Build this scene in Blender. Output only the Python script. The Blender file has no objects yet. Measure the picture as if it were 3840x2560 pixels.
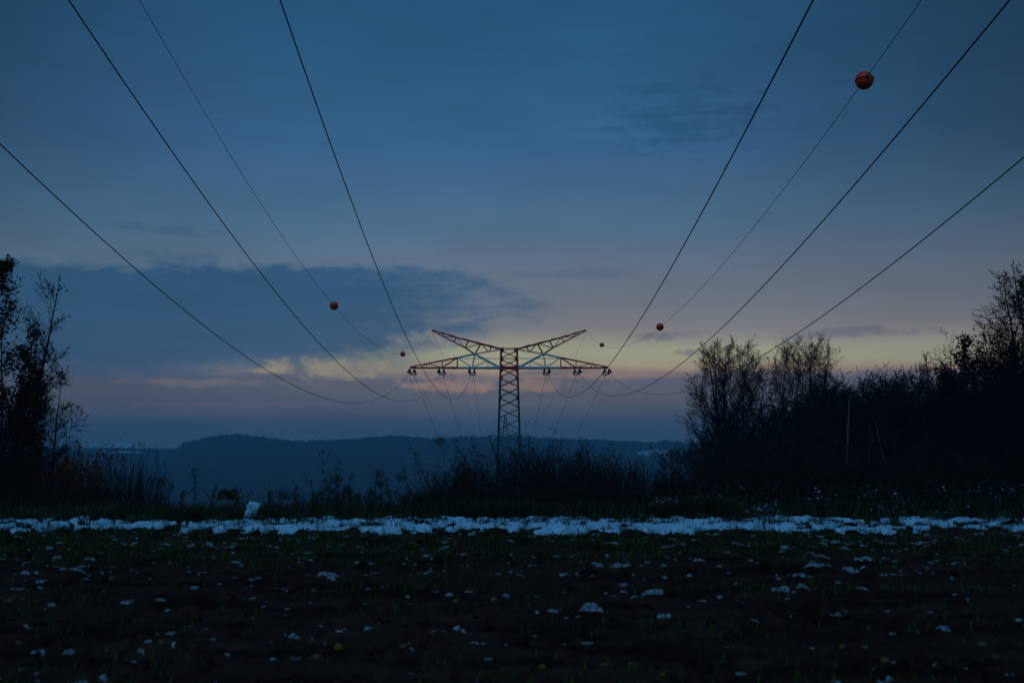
import bpy, math, random
import numpy as np
from mathutils import Vector, Matrix

random.seed(7)
RNG = np.random.default_rng(11)
R_ = math.radians
scene = bpy.context.scene
COL = scene.collection

# ------------------------------------------------------------------ camera
F_PX, EYE = 3733.3, 1.6
PITCH = math.atan(340 / F_PX)
cam_data = bpy.data.cameras.new('camera')
cam = bpy.data.objects.new('camera', cam_data)
COL.objects.link(cam)
cam.location = (0, 0, EYE)
cam.rotation_euler = (math.pi / 2 + PITCH, 0, 0)
cam_data.lens, cam_data.sensor_width = 35.0, 36.0
cam_data.clip_start, cam_data.clip_end = 0.1, 20000
cam_data.dof.use_dof = True
cam_data.dof.focus_distance = 135
cam_data.dof.aperture_fstop = 2.0
scene.camera = cam
CP, SP = math.cos(PITCH), math.sin(PITCH)


def at(px, py, Y):
    """world point at depth Y (metres north of the tripod) seen at this place of the 3840 x 2560 photograph"""
    a, b = (px - 1920) / F_PX, (1280 - py) / F_PX
    d = Vector((a, CP - b * SP, SP + b * CP))
    return Vector((0, 0, EYE)) + d * (Y / d.y)


def ang(px, py):
    d = at(px, py, 10) - Vector((0, 0, EYE))
    return math.degrees(math.atan2(d.x, d.y)), math.degrees(math.asin(d.z / d.length))


def lin(r, g, b):
    f = lambda c: (c / 255) / 12.92 if c <= 10 else ((c / 255 + .055) / 1.055) ** 2.4
    return (f(r), f(g), f(b), 1)


# ------------------------------------------------------------------ sky
class Nodes:
    def __init__(s, tree):
        s.t = tree

    def new(s, typ, **kw):
        n = s.t.nodes.new(typ)
        for k, v in kw.items():
            setattr(n, k, v)
        return n

    def put(s, sock, v):
        if isinstance(v, bpy.types.NodeSocket):
            s.t.links.new(v, sock)
        else:
            sock.default_value = v

    def m(s, op, a, b=None, c=None, clamp=False):
        n = s.new('ShaderNodeMath', operation=op, use_clamp=clamp)
        for i, v in enumerate((a, b, c)):
            if v is not None:
                s.put(n.inputs[i], v)
        return n.outputs[0]

    def ss(s, x, lo, hi):
        n = s.new('ShaderNodeMapRange', interpolation_type='SMOOTHSTEP')
        for k, v in zip(('Value', 'From Min', 'From Max'), (x, lo, hi)):
            s.put(n.inputs[k], v)
        return n.outputs['Result']

    def ramp(s, x, stops, lo, hi, linear=True):
        """piecewise-linear look-up over lo..hi"""
        x = s.m('DIVIDE', s.m('SUBTRACT', x, lo), hi - lo)
        n = s.new('ShaderNodeValToRGB')
        r = n.color_ramp
        r.interpolation = 'LINEAR' if linear else 'B_SPLINE'
        while len(r.elements) < len(stops):
            r.elements.new(0.5)
        for e, (p, c) in zip(r.elements, sorted(stops, key=lambda q: q[0])):
            e.position = (p - lo) / (hi - lo)
            e.color = c if isinstance(c, tuple) else (c, c, c, 1)
        s.put(n.inputs[0], x)
        return n.outputs[0]

    def mix(s, f, a, b, typ='MIX'):
        n = s.new('ShaderNodeMix', data_type='RGBA', blend_type=typ)
        s.put(n.inputs[0], f)
        s.put(n.inputs[6], a)
        s.put(n.inputs[7], b)
        return n.outputs[2]

    def noise(s, vec, scale, detail=4.0, rough=.55, dist=0.0, dim='3D'):
        n = s.new('ShaderNodeTexNoise', noise_dimensions=dim)
        if vec is not None:
            s.put(n.inputs['Vector'], vec)
        n.inputs['Scale'].default_value = scale
        n.inputs['Detail'].default_value = detail
        n.inputs['Roughness'].default_value = rough
        n.inputs['Distortion'].default_value = dist
        return n.outputs[0]

    def vec(s, x, y, z):
        n = s.new('ShaderNodeCombineXYZ')
        for i, v in enumerate((x, y, z)):
            s.put(n.inputs[i], v)
        return n.outputs[0]


SUN_ELEV, SUN_AZ = 60.0, 200.0          # the brightest part of the overcast, high behind the photographer
world = bpy.data.worlds.new('World')
scene.world = world
world.use_nodes = True
wt = world.node_tree
wt.nodes.clear()
N = Nodes(wt)
tc = N.new('ShaderNodeTexCoord')
sep = N.new('ShaderNodeSeparateXYZ')
wt.links.new(tc.outputs['Generated'], sep.inputs[0])
dx, dy, dz = sep.outputs
DEG = 180 / math.pi
az = N.m('MULTIPLY', N.m('ARCTAN2', dx, dy), DEG)
el0 = N.m('MULTIPLY', N.m('ARCSINE', dz), DEG)
flat = N.vec(N.m('MULTIPLY', az, .10), N.m('MULTIPLY', el0, .33), 0.0)
n_big = N.m('SUBTRACT', N.noise(flat, 1.0, 3, .6, 0, '2D'), .5)
flat2 = N.vec(N.m('MULTIPLY', az, .36), N.m('MULTIPLY', el0, .95), 0.0)
n_fine = N.m('SUBTRACT', N.noise(flat2, 1.0, 5, .62, .4, '2D'), .5)
flat3 = N.vec(N.m('MULTIPLY', az, .08), N.m('MULTIPLY', el0, 1.5), 0.0)
n_puff = N.m('SUBTRACT', N.noise(N.vec(N.m('MULTIPLY', az, .85), N.m('MULTIPLY', el0, 1.5), 4.0), 1.0, 5, .6, .5, '2D'), .5)
n_str = N.m('SUBTRACT', N.noise(flat3, 1.0, 4, .6, 0, '2D'), .5)
el = N.m('ADD', el0, N.m('ADD', N.m('MULTIPLY', n_big, .8), N.m('ADD', N.m('MULTIPLY', n_fine, .35), N.m('MULTIPLY', n_str, .5))))

base = N.ramp(el, [(-6, lin(46, 68, 90)), (0, lin(54, 76, 98)), (1.2, lin(70, 85, 103)), (3, lin(72, 87, 109)), (4.5, lin(56, 87, 118)),
                   (7, lin(64, 98, 130)), (9.2, lin(80, 107, 131)), (12, lin(66, 104, 138)), (16, lin(50, 93, 133)), (21, lin(38, 84, 122)),
                   (26, lin(32, 78, 116)), (60, lin(32, 74, 112))], -6, 60)
glow = N.ramp(el, [(-6, lin(46, 68, 90)), (0, lin(56, 77, 98)), (1.2, lin(72, 87, 104)), (2.5, lin(84, 92, 109)), (3.2, lin(94, 97, 114)),
                   (3.55, lin(146, 128, 118)), (3.9, lin(154, 154, 130)), (4.7, lin(152, 156, 134)), (5.25, lin(138, 136, 131)), (5.9, lin(118, 120, 127)), (7.4, lin(105, 114, 126)),
                   (9.2, lin(94, 109, 130)), (11.5, lin(74, 106, 135)), (16, lin(50, 93, 133)), (21, lin(37, 84, 122)),
                   (26, lin(31, 77, 115)), (60, lin(32, 74, 112))], -6, 60)
gm = N.ramp(N.m('ADD', az, N.m('MULTIPLY', n_big, 10)), [(-70, 0.0), (-24, .05), (-13, .35), (-3, 1.0), (15, 1.0), (27, .85), (70, 0.0)], -70, 70)
sky = N.mix(gm, base, glow)

# the long dark bank low over the farm
top_edge = N.m('MULTIPLY', N.ramp(az, [(-60, .43), (-27, .445), (-18, .455), (-8, .472), (-3, .470), (-.5, .435), (1.5, .395), (4, .345), (7, .28), (60, .0)], -60, 60), 20)
low_edge = N.m('MULTIPLY', N.ramp(az, [(-60, .13), (-20, .15), (-12, .185), (-6, .225), (-3, .25), (-1, .30), (1, .33), (3, .345), (5, .35), (60, .4)], -60, 60), 20)
e1 = N.m('ADD', el0, N.m('ADD', N.m('MULTIPLY', n_fine, 1.5), N.m('MULTIPLY', n_puff, .65)))
bank = N.m('MULTIPLY', N.ss(N.m('SUBTRACT', top_edge, e1), -.25, .50), N.ss(N.m('SUBTRACT', e1, low_edge), -.7, 1.1))
wisp = N.m('ADD', N.m('SUBTRACT', az, N.m('MULTIPLY', n_fine, 14)), N.m('ADD', N.m('MULTIPLY', n_str, 9), N.m('MULTIPLY', n_puff, 8)))
bank = N.m('MULTIPLY', bank, N.ss(wisp, 8.0, -9.0))
sky = N.mix(N.m('MULTIPLY', bank, .95), sky, N.mix(N.ss(el0, 4, 9), lin(38, 80, 116), lin(34, 81, 119)))
rag = N.m('MULTIPLY', N.m('ADD', N.m('ADD', n_fine, N.m('MULTIPLY', n_puff, .7)), N.m('MULTIPLY', n_str, .6)), 3.6)
az_w = N.m('ADD', az, N.m('MULTIPLY', n_big, 3))


def blob(px, py, w, h, amt):
    """a soft ragged streak of cloud whose middle is in this direction"""
    a0, e0 = ang(px, py)
    wa, he = w / F_PX * DEG, h / F_PX * DEG
    u = N.m('MULTIPLY_ADD', az_w, 1 / wa, -a0 / wa)
    v = N.m('MULTIPLY_ADD', el0, 1 / he, -e0 / he)
    d = N.m('ADD', N.m('MULTIPLY', u, u), N.m('MULTIPLY_ADD', v, v, rag))
    return N.m('MULTIPLY', N.ss(d, 1.2, -.4), amt)


for bx, by, bw, bh, ba, bc in [
        (1360, 1386, 400, 40, .9, (140, 134, 122)), (900, 1438, 420, 17, .65, (108, 104, 112)), (760, 1516, 500, 11, .5, (94, 88, 106)),
        (1780, 1440, 330, 32, .8, (146, 120, 112)), (2300, 1408, 330, 16, .75, (148, 122, 116)), (1610, 1262, 170, 34, .65, (134, 134, 126)),
        (2480, 1262, 190, 20, .8, (92, 98, 120)), (2570, 1318, 70, 18, .75, (104, 106, 118)), (3180, 1252, 300, 24, .6, (84, 95, 118)),
        (2560, 440, 330, 130, .7, (32, 78, 116)), (620, 862, 240, 24, .5, (54, 90, 124)), (640, 965, 230, 24, .5, (60, 93, 124)),
        (2150, 1025, 280, 18, .5, (78, 102, 126)), (2980, 1425, 800, 34, .6, (76, 86, 112)), (2000, 1505, 420, 14, .3, (100, 98, 112))]:
    sky = N.mix(blob(bx, by, bw, bh, ba), sky, lin(*bc))
# fine unevenness of the cloud sheet, and the fall of light away from the sunset
uneven = N.m('ADD', 1.0, N.m('ADD', N.m('MULTIPLY', n_big, .30), N.m('MULTIPLY', n_str, .16)))
away = N.ss(N.m('ABSOLUTE', N.m('ADD', az, 3)), 7, 38)
fall = N.m('SUBTRACT', 1.0, N.m('MULTIPLY', away, N.m('ADD', .16, N.m('MULTIPLY', N.ss(el0, 4, 17), .48))))
gain = N.m('MULTIPLY', uneven, fall)
gv = N.vec(gain, gain, gain)
sky = N.mix(1.0, sky, gv, 'MULTIPLY')
# clear twilight air over it all
nish = N.new('ShaderNodeTexSky', sky_type='NISHITA')
nish.sun_disc = False
nish.sun_elevation = R_(-3.0)
nish.sun_rotation = R_(4)
bg = N.new('ShaderNodeBackground')
bg.inputs['Strength'].default_value = 1.0
bg2 = N.new('ShaderNodeBackground')
bg2.inputs['Strength'].default_value = 0.05
wt.links.new(sky, bg.inputs['Color'])
wt.links.new(nish.outputs[0], bg2.inputs['Color'])
add = N.new('ShaderNodeAddShader')
wt.links.new(bg.outputs[0], add.inputs[0])
wt.links.new(bg2.outputs[0], add.inputs[1])
wout = N.new('ShaderNodeOutputWorld')
wt.links.new(add.outputs[0], wout.inputs['Surface'])

# ------------------------------------------------------------------ soft overcast light
sun = bpy.data.lights.new('sun', 'SUN')
sun.energy = 0.92
sun.angle = R_(80)
sun.color = (0.24, 0.58, 1.0)
sun_o = bpy.data.objects.new('sun', sun)
COL.objects.link(sun_o)
sd = Vector((math.sin(R_(SUN_AZ)) * math.cos(R_(SUN_ELEV)), math.cos(R_(SUN_AZ)) * math.cos(R_(SUN_ELEV)), math.sin(R_(SUN_ELEV))))
sun_o.rotation_euler = sd.to_track_quat('Z', 'Y').to_euler()

vs = scene.view_settings
vs.view_transform, vs.look, vs.exposure, vs.gamma = 'Standard', 'None', 0.0, 1.0
vs.use_curve_mapping = False
scene.cycles.max_bounces = 3
scene.cycles.diffuse_bounces = 1
scene.cycles.glossy_bounces = 1
scene.cycles.volume_bounces = 1
scene.cycles.use_denoising = True
try:
    scene.cycles.denoiser = 'OPENIMAGEDENOISE'
except Exception:
    pass


# ------------------------------------------------------------------ materials
def mat(name, c1, c2=None, scale=4.0, rough=.85, spec=.2, bump=0.0, bscale=30.0, rnd=0.0, metal=0.0, coord='Object', stretch=None):
    m = bpy.data.materials.new(name)
    m.use_nodes = True
    t = m.node_tree
    n = Nodes(t)
    b = t.nodes['Principled BSDF']
    b.inputs['Roughness'].default_value = rough
    b.inputs['Specular IOR Level'].default_value = spec
    b.inputs['Metallic'].default_value = metal
    c = n.new('ShaderNodeTexCoord')
    v = c.outputs[coord]
    if stretch:
        mp = n.new('ShaderNodeMapping')
        mp.inputs['Scale'].default_value = stretch
        t.links.new(v, mp.inputs[0])
        v = mp.outputs[0]
    c1 = tuple(c1) + (1,)
    c2 = tuple(c2) + (1,) if c2 else tuple(x * .6 for x in c1[:3]) + (1,)
    f = n.ss(n.noise(v, scale, 5, .6), .32, .68)
    col = n.mix(f, c1, c2)
    if rnd:
        oi = n.new('ShaderNodeObjectInfo')
        k = n.m('ADD', 1 - rnd, n.m('MULTIPLY', oi.outputs['Random'], 2 * rnd))
        col = n.mix(1.0, col, n.vec(k, k, k), 'MULTIPLY')
    t.links.new(col, b.inputs['Base Color'])
    if bump:
        bn = n.new('ShaderNodeBump')
        bn.inputs['Strength'].default_value = bump
        bn.inputs['Distance'].default_value = .02
        t.links.new(n.noise(v, bscale, 4, .6), bn.inputs['Height'])
        t.links.new(bn.outputs[0], b.inputs['Normal'])
    return m


M = dict(
    soil=mat('wet_soil', (.009, .0045, .0032), (.044, .021, .015), 3.6, .95, .06, .6, 45, coord='Object', stretch=(.14, 1, 1)),
    ground=mat('rough_ground', (.022, .022, .012), (.034, .027, .018), .6, .95, .1),
    snow=mat('snow', (.40, .64, .78), (.31, .52, .65), 6, .7, .25, .5, 28),  # white snow with the blue of the dusk light tinted into its base colour
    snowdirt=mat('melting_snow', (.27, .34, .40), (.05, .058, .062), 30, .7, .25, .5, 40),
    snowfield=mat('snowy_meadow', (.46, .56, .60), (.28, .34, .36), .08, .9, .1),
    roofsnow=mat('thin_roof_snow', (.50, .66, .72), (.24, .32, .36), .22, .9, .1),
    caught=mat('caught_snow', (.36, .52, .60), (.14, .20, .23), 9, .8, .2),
    cereal=mat('young_cereal', (.020, .075, .003), (.030, .090, .006), 3, .8, .15),
    straw=mat('dry_grass', (.052, .046, .020), (.020, .026, .010), 6, .9, .1),
    greengrass=mat('frosted_grass', (.055, .085, .050), (.022, .038, .016), 7, .9, .1),
    darkgrass=mat('dark_grass', (.016, .024, .010), (.010, .012, .007), 6, .95, .05),
    bark=mat('dark_bark', (.030, .020, .014), (.016, .011, .009), 9, .95, .1, .4, 60, .15),
    twig=mat('twigs', (.026, .017, .013), (.016, .011, .009), 3, .95, .1, rnd=.2),
    pinktwig=mat('reddish_twigs', (.034, .017, .014), (.020, .011, .012), 3, .95, .1, rnd=.25),
    birch=mat('birch_bark', (.20, .19, .17), (.10, .09, .08), 7, .9, .1),
    deadleaf=mat('brown_dead_leaves', (.046, .022, .010), (.020, .010, .006), 8, .9, .1, rnd=.2),
    orangeleaf=mat('rust_orange_leaves', (.24, .065, .014), (.10, .030, .010), 5, .85, .15),
    yellowleaf=mat('yellow_green_leaves', (.085, .070, .012), (.030, .032, .008), 6, .85, .15),
    greenleaf=mat('dark_green_leaves', (.020, .030, .011), (.014, .016, .008), 6, .8, .2, rnd=.2),
    redleaf=mat('dark_red_leaves', (.050, .012, .010), (.022, .008, .008), 6, .85, .15),
    redpaint=mat('red_paint', (.74, .036, .022), (.50, .028, .020), 2.5, .55, .4),
    whitepaint=mat('white_paint', (.70, .71, .70), (.55, .57, .57), 2.5, .55, .4),
    greenpaint=mat('green_grey_paint', (.030, .105, .100), (.020, .075, .075), 2.5, .6, .4),
    galv=mat('galvanised_steel', (.13, .16, .17), (.09, .11, .12), 1.5, .6, .4, metal=.2),
    palesteel=mat('pale_galvanised_steel', (.22, .24, .25), (.15, .17, .18), 1.5, .6, .3),
    cable=mat('weathered_cable', (.020, .021, .022), (.012, .013, .014), 8, .6, .4),
    ceramic=mat('dark_insulator', (.022, .020, .018), (.014, .013, .012), 10, .6, .2),
    ball=mat('orange_red_shell', (.95, .060, .012), (.80, .045, .010), 3, .5, .35),
    potato=mat('yellow_potato', (.17, .10, .012), (.09, .05, .009), 30, .7, .25),
    palepotato=mat('pale_potato', (.10, .075, .03), (.05, .04, .017), 30, .7, .25),
    orangepotato=mat('orange_potato', (.19, .07, .012), (.09, .035, .008), 30, .7, .25),
    stone=mat('mossy_stone', (.10, .10, .09), (.045, .055, .035), 12, .95, .1, .6, 30),
    canopy=mat('winter_wood', (.036, .034, .026), (.056, .036, .022), .05, 1, 0),
    plaster=mat('house_plaster', (.55, .48, .40), (.40, .37, .34), .3, .9, .1, rnd=.3),
    timber=mat('dark_boarding', (.07, .07, .07), (.05, .05, .05), .3, .9, .1),
    glass=mat('window_glass', (.03, .035, .04), (.02, .025, .03), 1, .15, .5),
    bird=mat('black_feathers', (.015, .015, .016), (.010, .010, .010), 20, .8, .1),
)


# ------------------------------------------------------------------ mesh helpers
def mk_mesh(name, verts, faces, material=None, smooth=False):
    """verts (n,3); faces: list of int arrays (m,k)"""
    me = bpy.data.meshes.new(name)
    verts = np.asarray(verts, dtype=np.float32)
    faces = [np.asarray(f, dtype=np.int32) for f in (faces if isinstance(faces, list) else [faces]) if len(f)]
    me.vertices.add(len(verts))
    me.vertices.foreach_set('co', verts.ravel())
    loops = np.concatenate([f.ravel() for f in faces])
    tot = np.concatenate([np.full(len(f), f.shape[1], np.int32) for f in faces])
    start = np.concatenate([[0], np.cumsum(tot)[:-1]]).astype(np.int32)
    me.loops.add(len(loops))
    me.loops.foreach_set('vertex_index', loops)
    me.polygons.add(len(tot))
    me.polygons.foreach_set('loop_start', start)
    me.polygons.foreach_set('loop_total', tot)
    if smooth:
        me.polygons.foreach_set('use_smooth', np.ones(len(tot), bool))
    if material is not None:
        me.materials.append(material)
    me.update(calc_edges=True)
    return me


def link(name, data, parent=None, loc=(0, 0, 0), label=None, cat=None, group=None, kind=None, rotz=0.0, scale=None):
    o = bpy.data.objects.new(name, data)
    COL.objects.link(o)
    if parent is not None:
        o.parent = parent
    o.location = loc
    if rotz:
        o.rotation_euler = (0, 0, rotz)
    if scale is not None:
        o.scale = scale if hasattr(scale, '__len__') else (scale,) * 3
    for k, v in (('label', label), ('category', cat), ('group', group), ('kind', kind)):
        if v:
            o[k] = v
    return o


def copy_tree(o, loc, rotz, scale, label=None, group=None):
    """a copy of a thing together with its parts"""
    c = o.copy()
    COL.objects.link(c)
    c.location, c.rotation_euler, c.scale = loc, (0, 0, rotz), scale
    if label:
        c['label'] = label
    if group:
        c['group'] = group
    for ch in list(o.children):
        d = ch.copy()
        COL.objects.link(d)
        d.parent = c
        for g in list(ch.children):
            e = g.copy()
            COL.objects.link(e)
            e.parent = d
    return c


def box_mesh(name, size, material, offset=(0, 0, 0)):
    sx, sy, sz = (v / 2 for v in size)
    v = np.array([(x, y, z) for z in (-sz, sz) for y in (-sy, sy) for x in (-sx, sx)], float) + np.array(offset)
    f = np.array([(0, 2, 3, 1), (4, 5, 7, 6), (0, 1, 5, 4), (2, 6, 7, 3), (0, 4, 6, 2), (1, 3, 7, 5)])
    return mk_mesh(name, v, f, material)


def tubes(polys, sides):
    """polys: list of (points, radii); one open tube each"""
    V, F, off = [], [], 0
    by = {}
    for p, r in polys:
        by.setdefault(len(p), []).append((p, r))
    for K, g in by.items():
        P = np.array([x[0] for x in g], float)
        Rr = np.array([x[1] for x in g], float)
        T = np.gradient(P, axis=1)
        T /= np.linalg.norm(T, axis=2, keepdims=True) + 1e-9
        mean = T.mean(axis=1, keepdims=True)
        ref = np.where(np.abs(mean[..., 2:3]) > .8, np.array([[[1., 0, 0]]]), np.array([[[0, 0, 1.]]]))
        U = np.cross(T, np.broadcast_to(ref, T.shape))
        U /= np.linalg.norm(U, axis=2, keepdims=True) + 1e-9
        W = np.cross(T, U)
        th = np.arange(sides) * 2 * math.pi / sides
        ring = P[:, :, None, :] + Rr[:, :, None, None] * (np.cos(th)[None, None, :, None] * U[:, :, None, :] + np.sin(th)[None, None, :, None] * W[:, :, None, :])
        n = len(g)
        idx = off + np.arange(n * K * sides).reshape(n, K, sides)
        a, b = idx[:, :-1, :], idx[:, 1:, :]
        f = np.stack([a, np.roll(a, -1, 2), np.roll(b, -1, 2), b], -1).reshape(-1, 4)
        V.append(ring.reshape(-1, 3))
        F.append(f)
        off += n * K * sides
    return np.concatenate(V), np.concatenate(F)


def leaf_cards(pos, size, rng, flatten=0.0):
    """a small bent two-triangle leaf at every point"""
    n = len(pos)
    pos = np.asarray(pos, float)
    a = rng.normal(size=(n, 3))
    a[:, 2] *= 1 - flatten
    a /= np.linalg.norm(a, axis=1, keepdims=True) + 1e-9
    b = np.cross(a, rng.normal(size=(n, 3)))
    b /= np.linalg.norm(b, axis=1, keepdims=True) + 1e-9
    c = np.cross(a, b)
    s = (size * rng.uniform(.6, 1.3, n))[:, None]
    v = np.stack([pos - a * s * .5, pos + b * s * .33 + c * s * .12, pos + a * s * .55, pos - b * s * .33 + c * s * .12], 1).reshape(-1, 3)
    i = np.arange(n)[:, None] * 4
    return v, np.concatenate([i + [0, 1, 2], i + [0, 2, 3]])


_GT = np.random.default_rng(3).uniform(0, 2 * math.pi, (256, 256))


def perlin(x, y):
    xi, yi = np.floor(x).astype(int), np.floor(y).astype(int)
    xf, yf = x - xi, y - yi
    u, v = xf ** 3 * (xf * (xf * 6 - 15) + 10), yf ** 3 * (yf * (yf * 6 - 15) + 10)

    def g(ix, iy, fx, fy):
        t = _GT[ix & 255, iy & 255]
        return np.cos(t) * fx + np.sin(t) * fy
    n0 = g(xi, yi, xf, yf) * (1 - u) + g(xi + 1, yi, xf - 1, yf) * u
    n1 = g(xi, yi + 1, xf, yf - 1) * (1 - u) + g(xi + 1, yi + 1, xf - 1, yf - 1) * u
    return (n0 * (1 - v) + n1 * v) * 1.5


def fbm(x, y, octv=4, gain=.5):
    s, a = 0, 1
    for i in range(octv):
        s = s + a * perlin(x * 2 ** i + 17.3 * i, y * 2 ** i + 5.1 * i)
        a *= gain
    return s


def grid_mesh(name, X, Y, Z, material, smooth=True):
    h, w = X.shape
    i = np.arange(h * w).reshape(h, w)
    f = np.stack([i[:-1, :-1], i[:-1, 1:], i[1:, 1:], i[1:, :-1]], -1).reshape(-1, 4)
    return mk_mesh(name, np.stack([X, Y, Z], -1).reshape(-1, 3), f, material, smooth)


# ------------------------------------------------------------------ terrain
PY = np.array([-400, 17, 19.5, 23, 30, 40, 60, 85, 140, 250, 400, 700, 1100, 1300])
PZ = np.array([0, 0, -.08, -.5, -1.5, -3.1, -6.3, -10.3, -19, -33, -46, -57, -61, -60])
SKY = np.array([(-3000, 1690, 8), (200, 1684, 1), (440, 1684, 1), (600, 1684, 1), (640, 1684, 3), (684, 1682, 3), (697, 1660, 11), (740, 1648, 13), (800, 1634, 14), (900, 1631, 14), (1000, 1643, 14),
                (1100, 1656, 13), (1250, 1650, 13), (1400, 1640, 14), (1500, 1634, 14), (1620, 1646, 13), (1700, 1641, 14), (1900, 1636, 14), (2100, 1645, 14),
                (2300, 1653, 14), (2450, 1660, 13), (2500, 1653, 14), (2600, 1660, 13), (2800, 1664, 12), (3200, 1674, 12), (6500, 1690, 12)], float)
RIDGE = 1900.0


def ridge_z(x):
    px = 1920 + F_PX * x / RIDGE
    sk, th = np.interp(px, SKY[:, 0], SKY[:, 1]), np.interp(px, SKY[:, 0], SKY[:, 2])
    return EYE - (sk - 1620) / F_PX * RIDGE - th


def T(x, y):
    x, y = np.asarray(x, float), np.asarray(y, float)
    k = np.clip(y, -400, 1300)
    w = np.clip((np.abs(k) - 17) * .12, .4, 60)
    z = (np.interp(k - w, PY, PZ) + np.interp(k, PY, PZ) * 2 + np.interp(k + w, PY, PZ)) / 4
    t = np.clip((y - 1250) / (RIDGE - 1250), 0, 1)
    t = t * t * (3 - 2 * t)
    z = z * (1 - t) + ridge_z(x * RIDGE / np.maximum(y, 600)) * t - np.clip(y - RIDGE, 0, 4000) * .012
    return z + np.clip((y - 60) / 300, 0, 1) * 2.0 * perlin(x / 90, y / 90)


def tz(x, y):
    return float(T(x, y))


def on_ground(px, py, ymin=600., ymax=2300.):
    """where the line of sight through this place of the photograph meets the terrain"""
    Y = np.linspace(ymin, ymax, 1700)
    a, b = (px - 1920) / F_PX, (1280 - py) / F_PX
    d = np.array((a, CP - b * SP, SP + b * CP))
    s = Y / d[1]
    hit = np.nonzero(EYE + s * d[2] < T(s * d[0], Y))[0]
    i = hit[0] if len(hit) else len(Y) - 1
    return Vector((s[i] * d[0], Y[i], float(T(s[i] * d[0], Y[i]))))


sx = np.sinh(np.linspace(-1, 1, 261) * 5.2)
sx = sx / sx[-1] * 3200
sy = np.concatenate([np.linspace(-400, -10, 14), np.linspace(-6, 60, 45), np.geomspace(62, 2500, 180)])
X, Y = np.meshgrid(sx, sy)
Z = T(X, Y) + .04 * perlin(X / 1.7, Y / 1.7)
Z -= .35 * ((np.abs(X) < 23) & (Y > -4) & (Y < 18.4))
link('terrain', grid_mesh('terrain', X, Y, Z, M['ground']), kind='structure')


# the ploughed field in front of the camera, clod by clod
def field_z(x, y):
    fur = .018 * np.sin(y * 2 * math.pi / .62 + .5 * perlin(x / 2.5, y / 2.5))
    h = .06 * fbm(x / 1.6, y / .45, 2) + .06 * np.abs(fbm(x / .40, y / .18, 3)) + .032 * fbm(x / .14, y / .11, 2)
    return T(x, y) + fur + h - .03


fx, fy = np.arange(-15, 15.01, .055), np.concatenate([np.arange(-2, 5, .25), np.arange(5, 18.9, .04)])
X, Y = np.meshgrid(fx, fy)
link('field', grid_mesh('field', X, Y, field_z(X, Y), M['soil']), kind='structure')


# ------------------------------------------------------------------ far hill: wood, villages, snow fields
def clear_mask(x, y):
    """1 where the wood stands, 0 in the villages and their snow fields"""
    px = 1920 + F_PX * x / y
    py = 1620 - F_PX * (T(x, y) - EYE) / y
    m = np.ones_like(px)
    for cx, cy, rx, ry in ((455, 1692, 165, 16), (2475, 1713, 108, 15), (2565, 1712, 42, 13), (2470, 1732, 100, 11)):
        m *= ((px - cx) / rx) ** 2 + ((py - cy) / ry) ** 2 > 1
    return m


gx, gy = np.arange(-1250, 1250, 5.0), np.arange(1150, 1990, 5.0)
X, Y = np.meshgrid(gx, gy)
can = np.zeros_like(X)
ctr = np.stack([RNG.uniform(-1250, 1250, 15000), RNG.uniform(1150, 1990, 15000), RNG.uniform(5.5, 11, 15000), RNG.uniform(.6, 1.12, 15000)], 1)
px_c = 1920 + F_PX * ctr[:, 0] / RIDGE
th_c = np.interp(px_c, SKY[:, 0], SKY[:, 2])
for (cx, cy, cr, ch), th in zip(ctr, th_c):
    i0, i1 = max(int((cx - cr + 1250) / 5), 0), int((cx + cr + 1250) / 5) + 2
    j0, j1 = max(int((cy - cr - 1150) / 5), 0), int((cy + cr - 1150) / 5) + 2
    xx, yy = X[j0:j1, i0:i1], Y[j0:j1, i0:i1]
    d2 = ((xx - cx) ** 2 + (yy - cy) ** 2) / cr ** 2
    can[j0:j1, i0:i1] = np.maximum(can[j0:j1, i0:i1], th * ch * np.sqrt(np.clip(1.25 - d2, 0, 1)))
mask = clear_mask(X, Y)
foot = Y > 1240 + 90 * perlin(X / 130, 0 * X + 2.2) + 30 * perlin(X / 25, 0 * X + 6.1)
thg = np.interp(1920 + F_PX * X / Y, SKY[:, 0], SKY[:, 2])
can = np.where((mask > 0) & foot, np.maximum(np.minimum(can, thg * 1.12), np.minimum(2, thg * .5)), -3)
link('forest', grid_mesh('forest', X, Y, T(X, Y) + can, M['canopy'], False), kind='stuff', label='dark leafless wood covering the far hill', cat='wood')
# loose outer twigs of the crowns along the crest
P = []
for cx, cy, cr, ch in ctr[(ctr[:, 1] > 1840) & (ctr[:, 1] < 1935)]:
    if clear_mask(np.array([cx]), np.array([cy]))[0] and random.random() < .8:
        th = np.interp(1920 + F_PX * cx / cy, SKY[:, 0], SKY[:, 2])
        if th < 6:
            continue
        n = 40
        a = RNG.normal(size=(n, 3))
        a /= np.linalg.norm(a, axis=1, keepdims=True)
        a[:, 2] = np.abs(a[:, 2])
        P.append(np.array((cx, cy, tz(cx, cy) + th * ch * .55)) + a * RNG.uniform(.75, 1.1, (n, 1)) * np.array((cr, cr, th * ch * .55)))
for k in range(70):
    q = on_ground(random.uniform(2385, 2590), random.uniform(1690, 1735)) if k < 46 else on_ground(random.uniform(340, 600), random.uniform(1686, 1700))
    a = RNG.normal(size=(40, 3))
    P.append(np.array((q.x, q.y + 8, tz(q.x, q.y + 8) + 1.5)) + a * np.array((2.4, 2.4, 1.3)))
v, f = leaf_cards(np.concatenate(P), 3.0, RNG)
link('forest_edge', mk_mesh('forest_edge', v, f, M['canopy']), kind='stuff', label='twiggy crowns of the wood along the hill crest', cat='wood')


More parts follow.
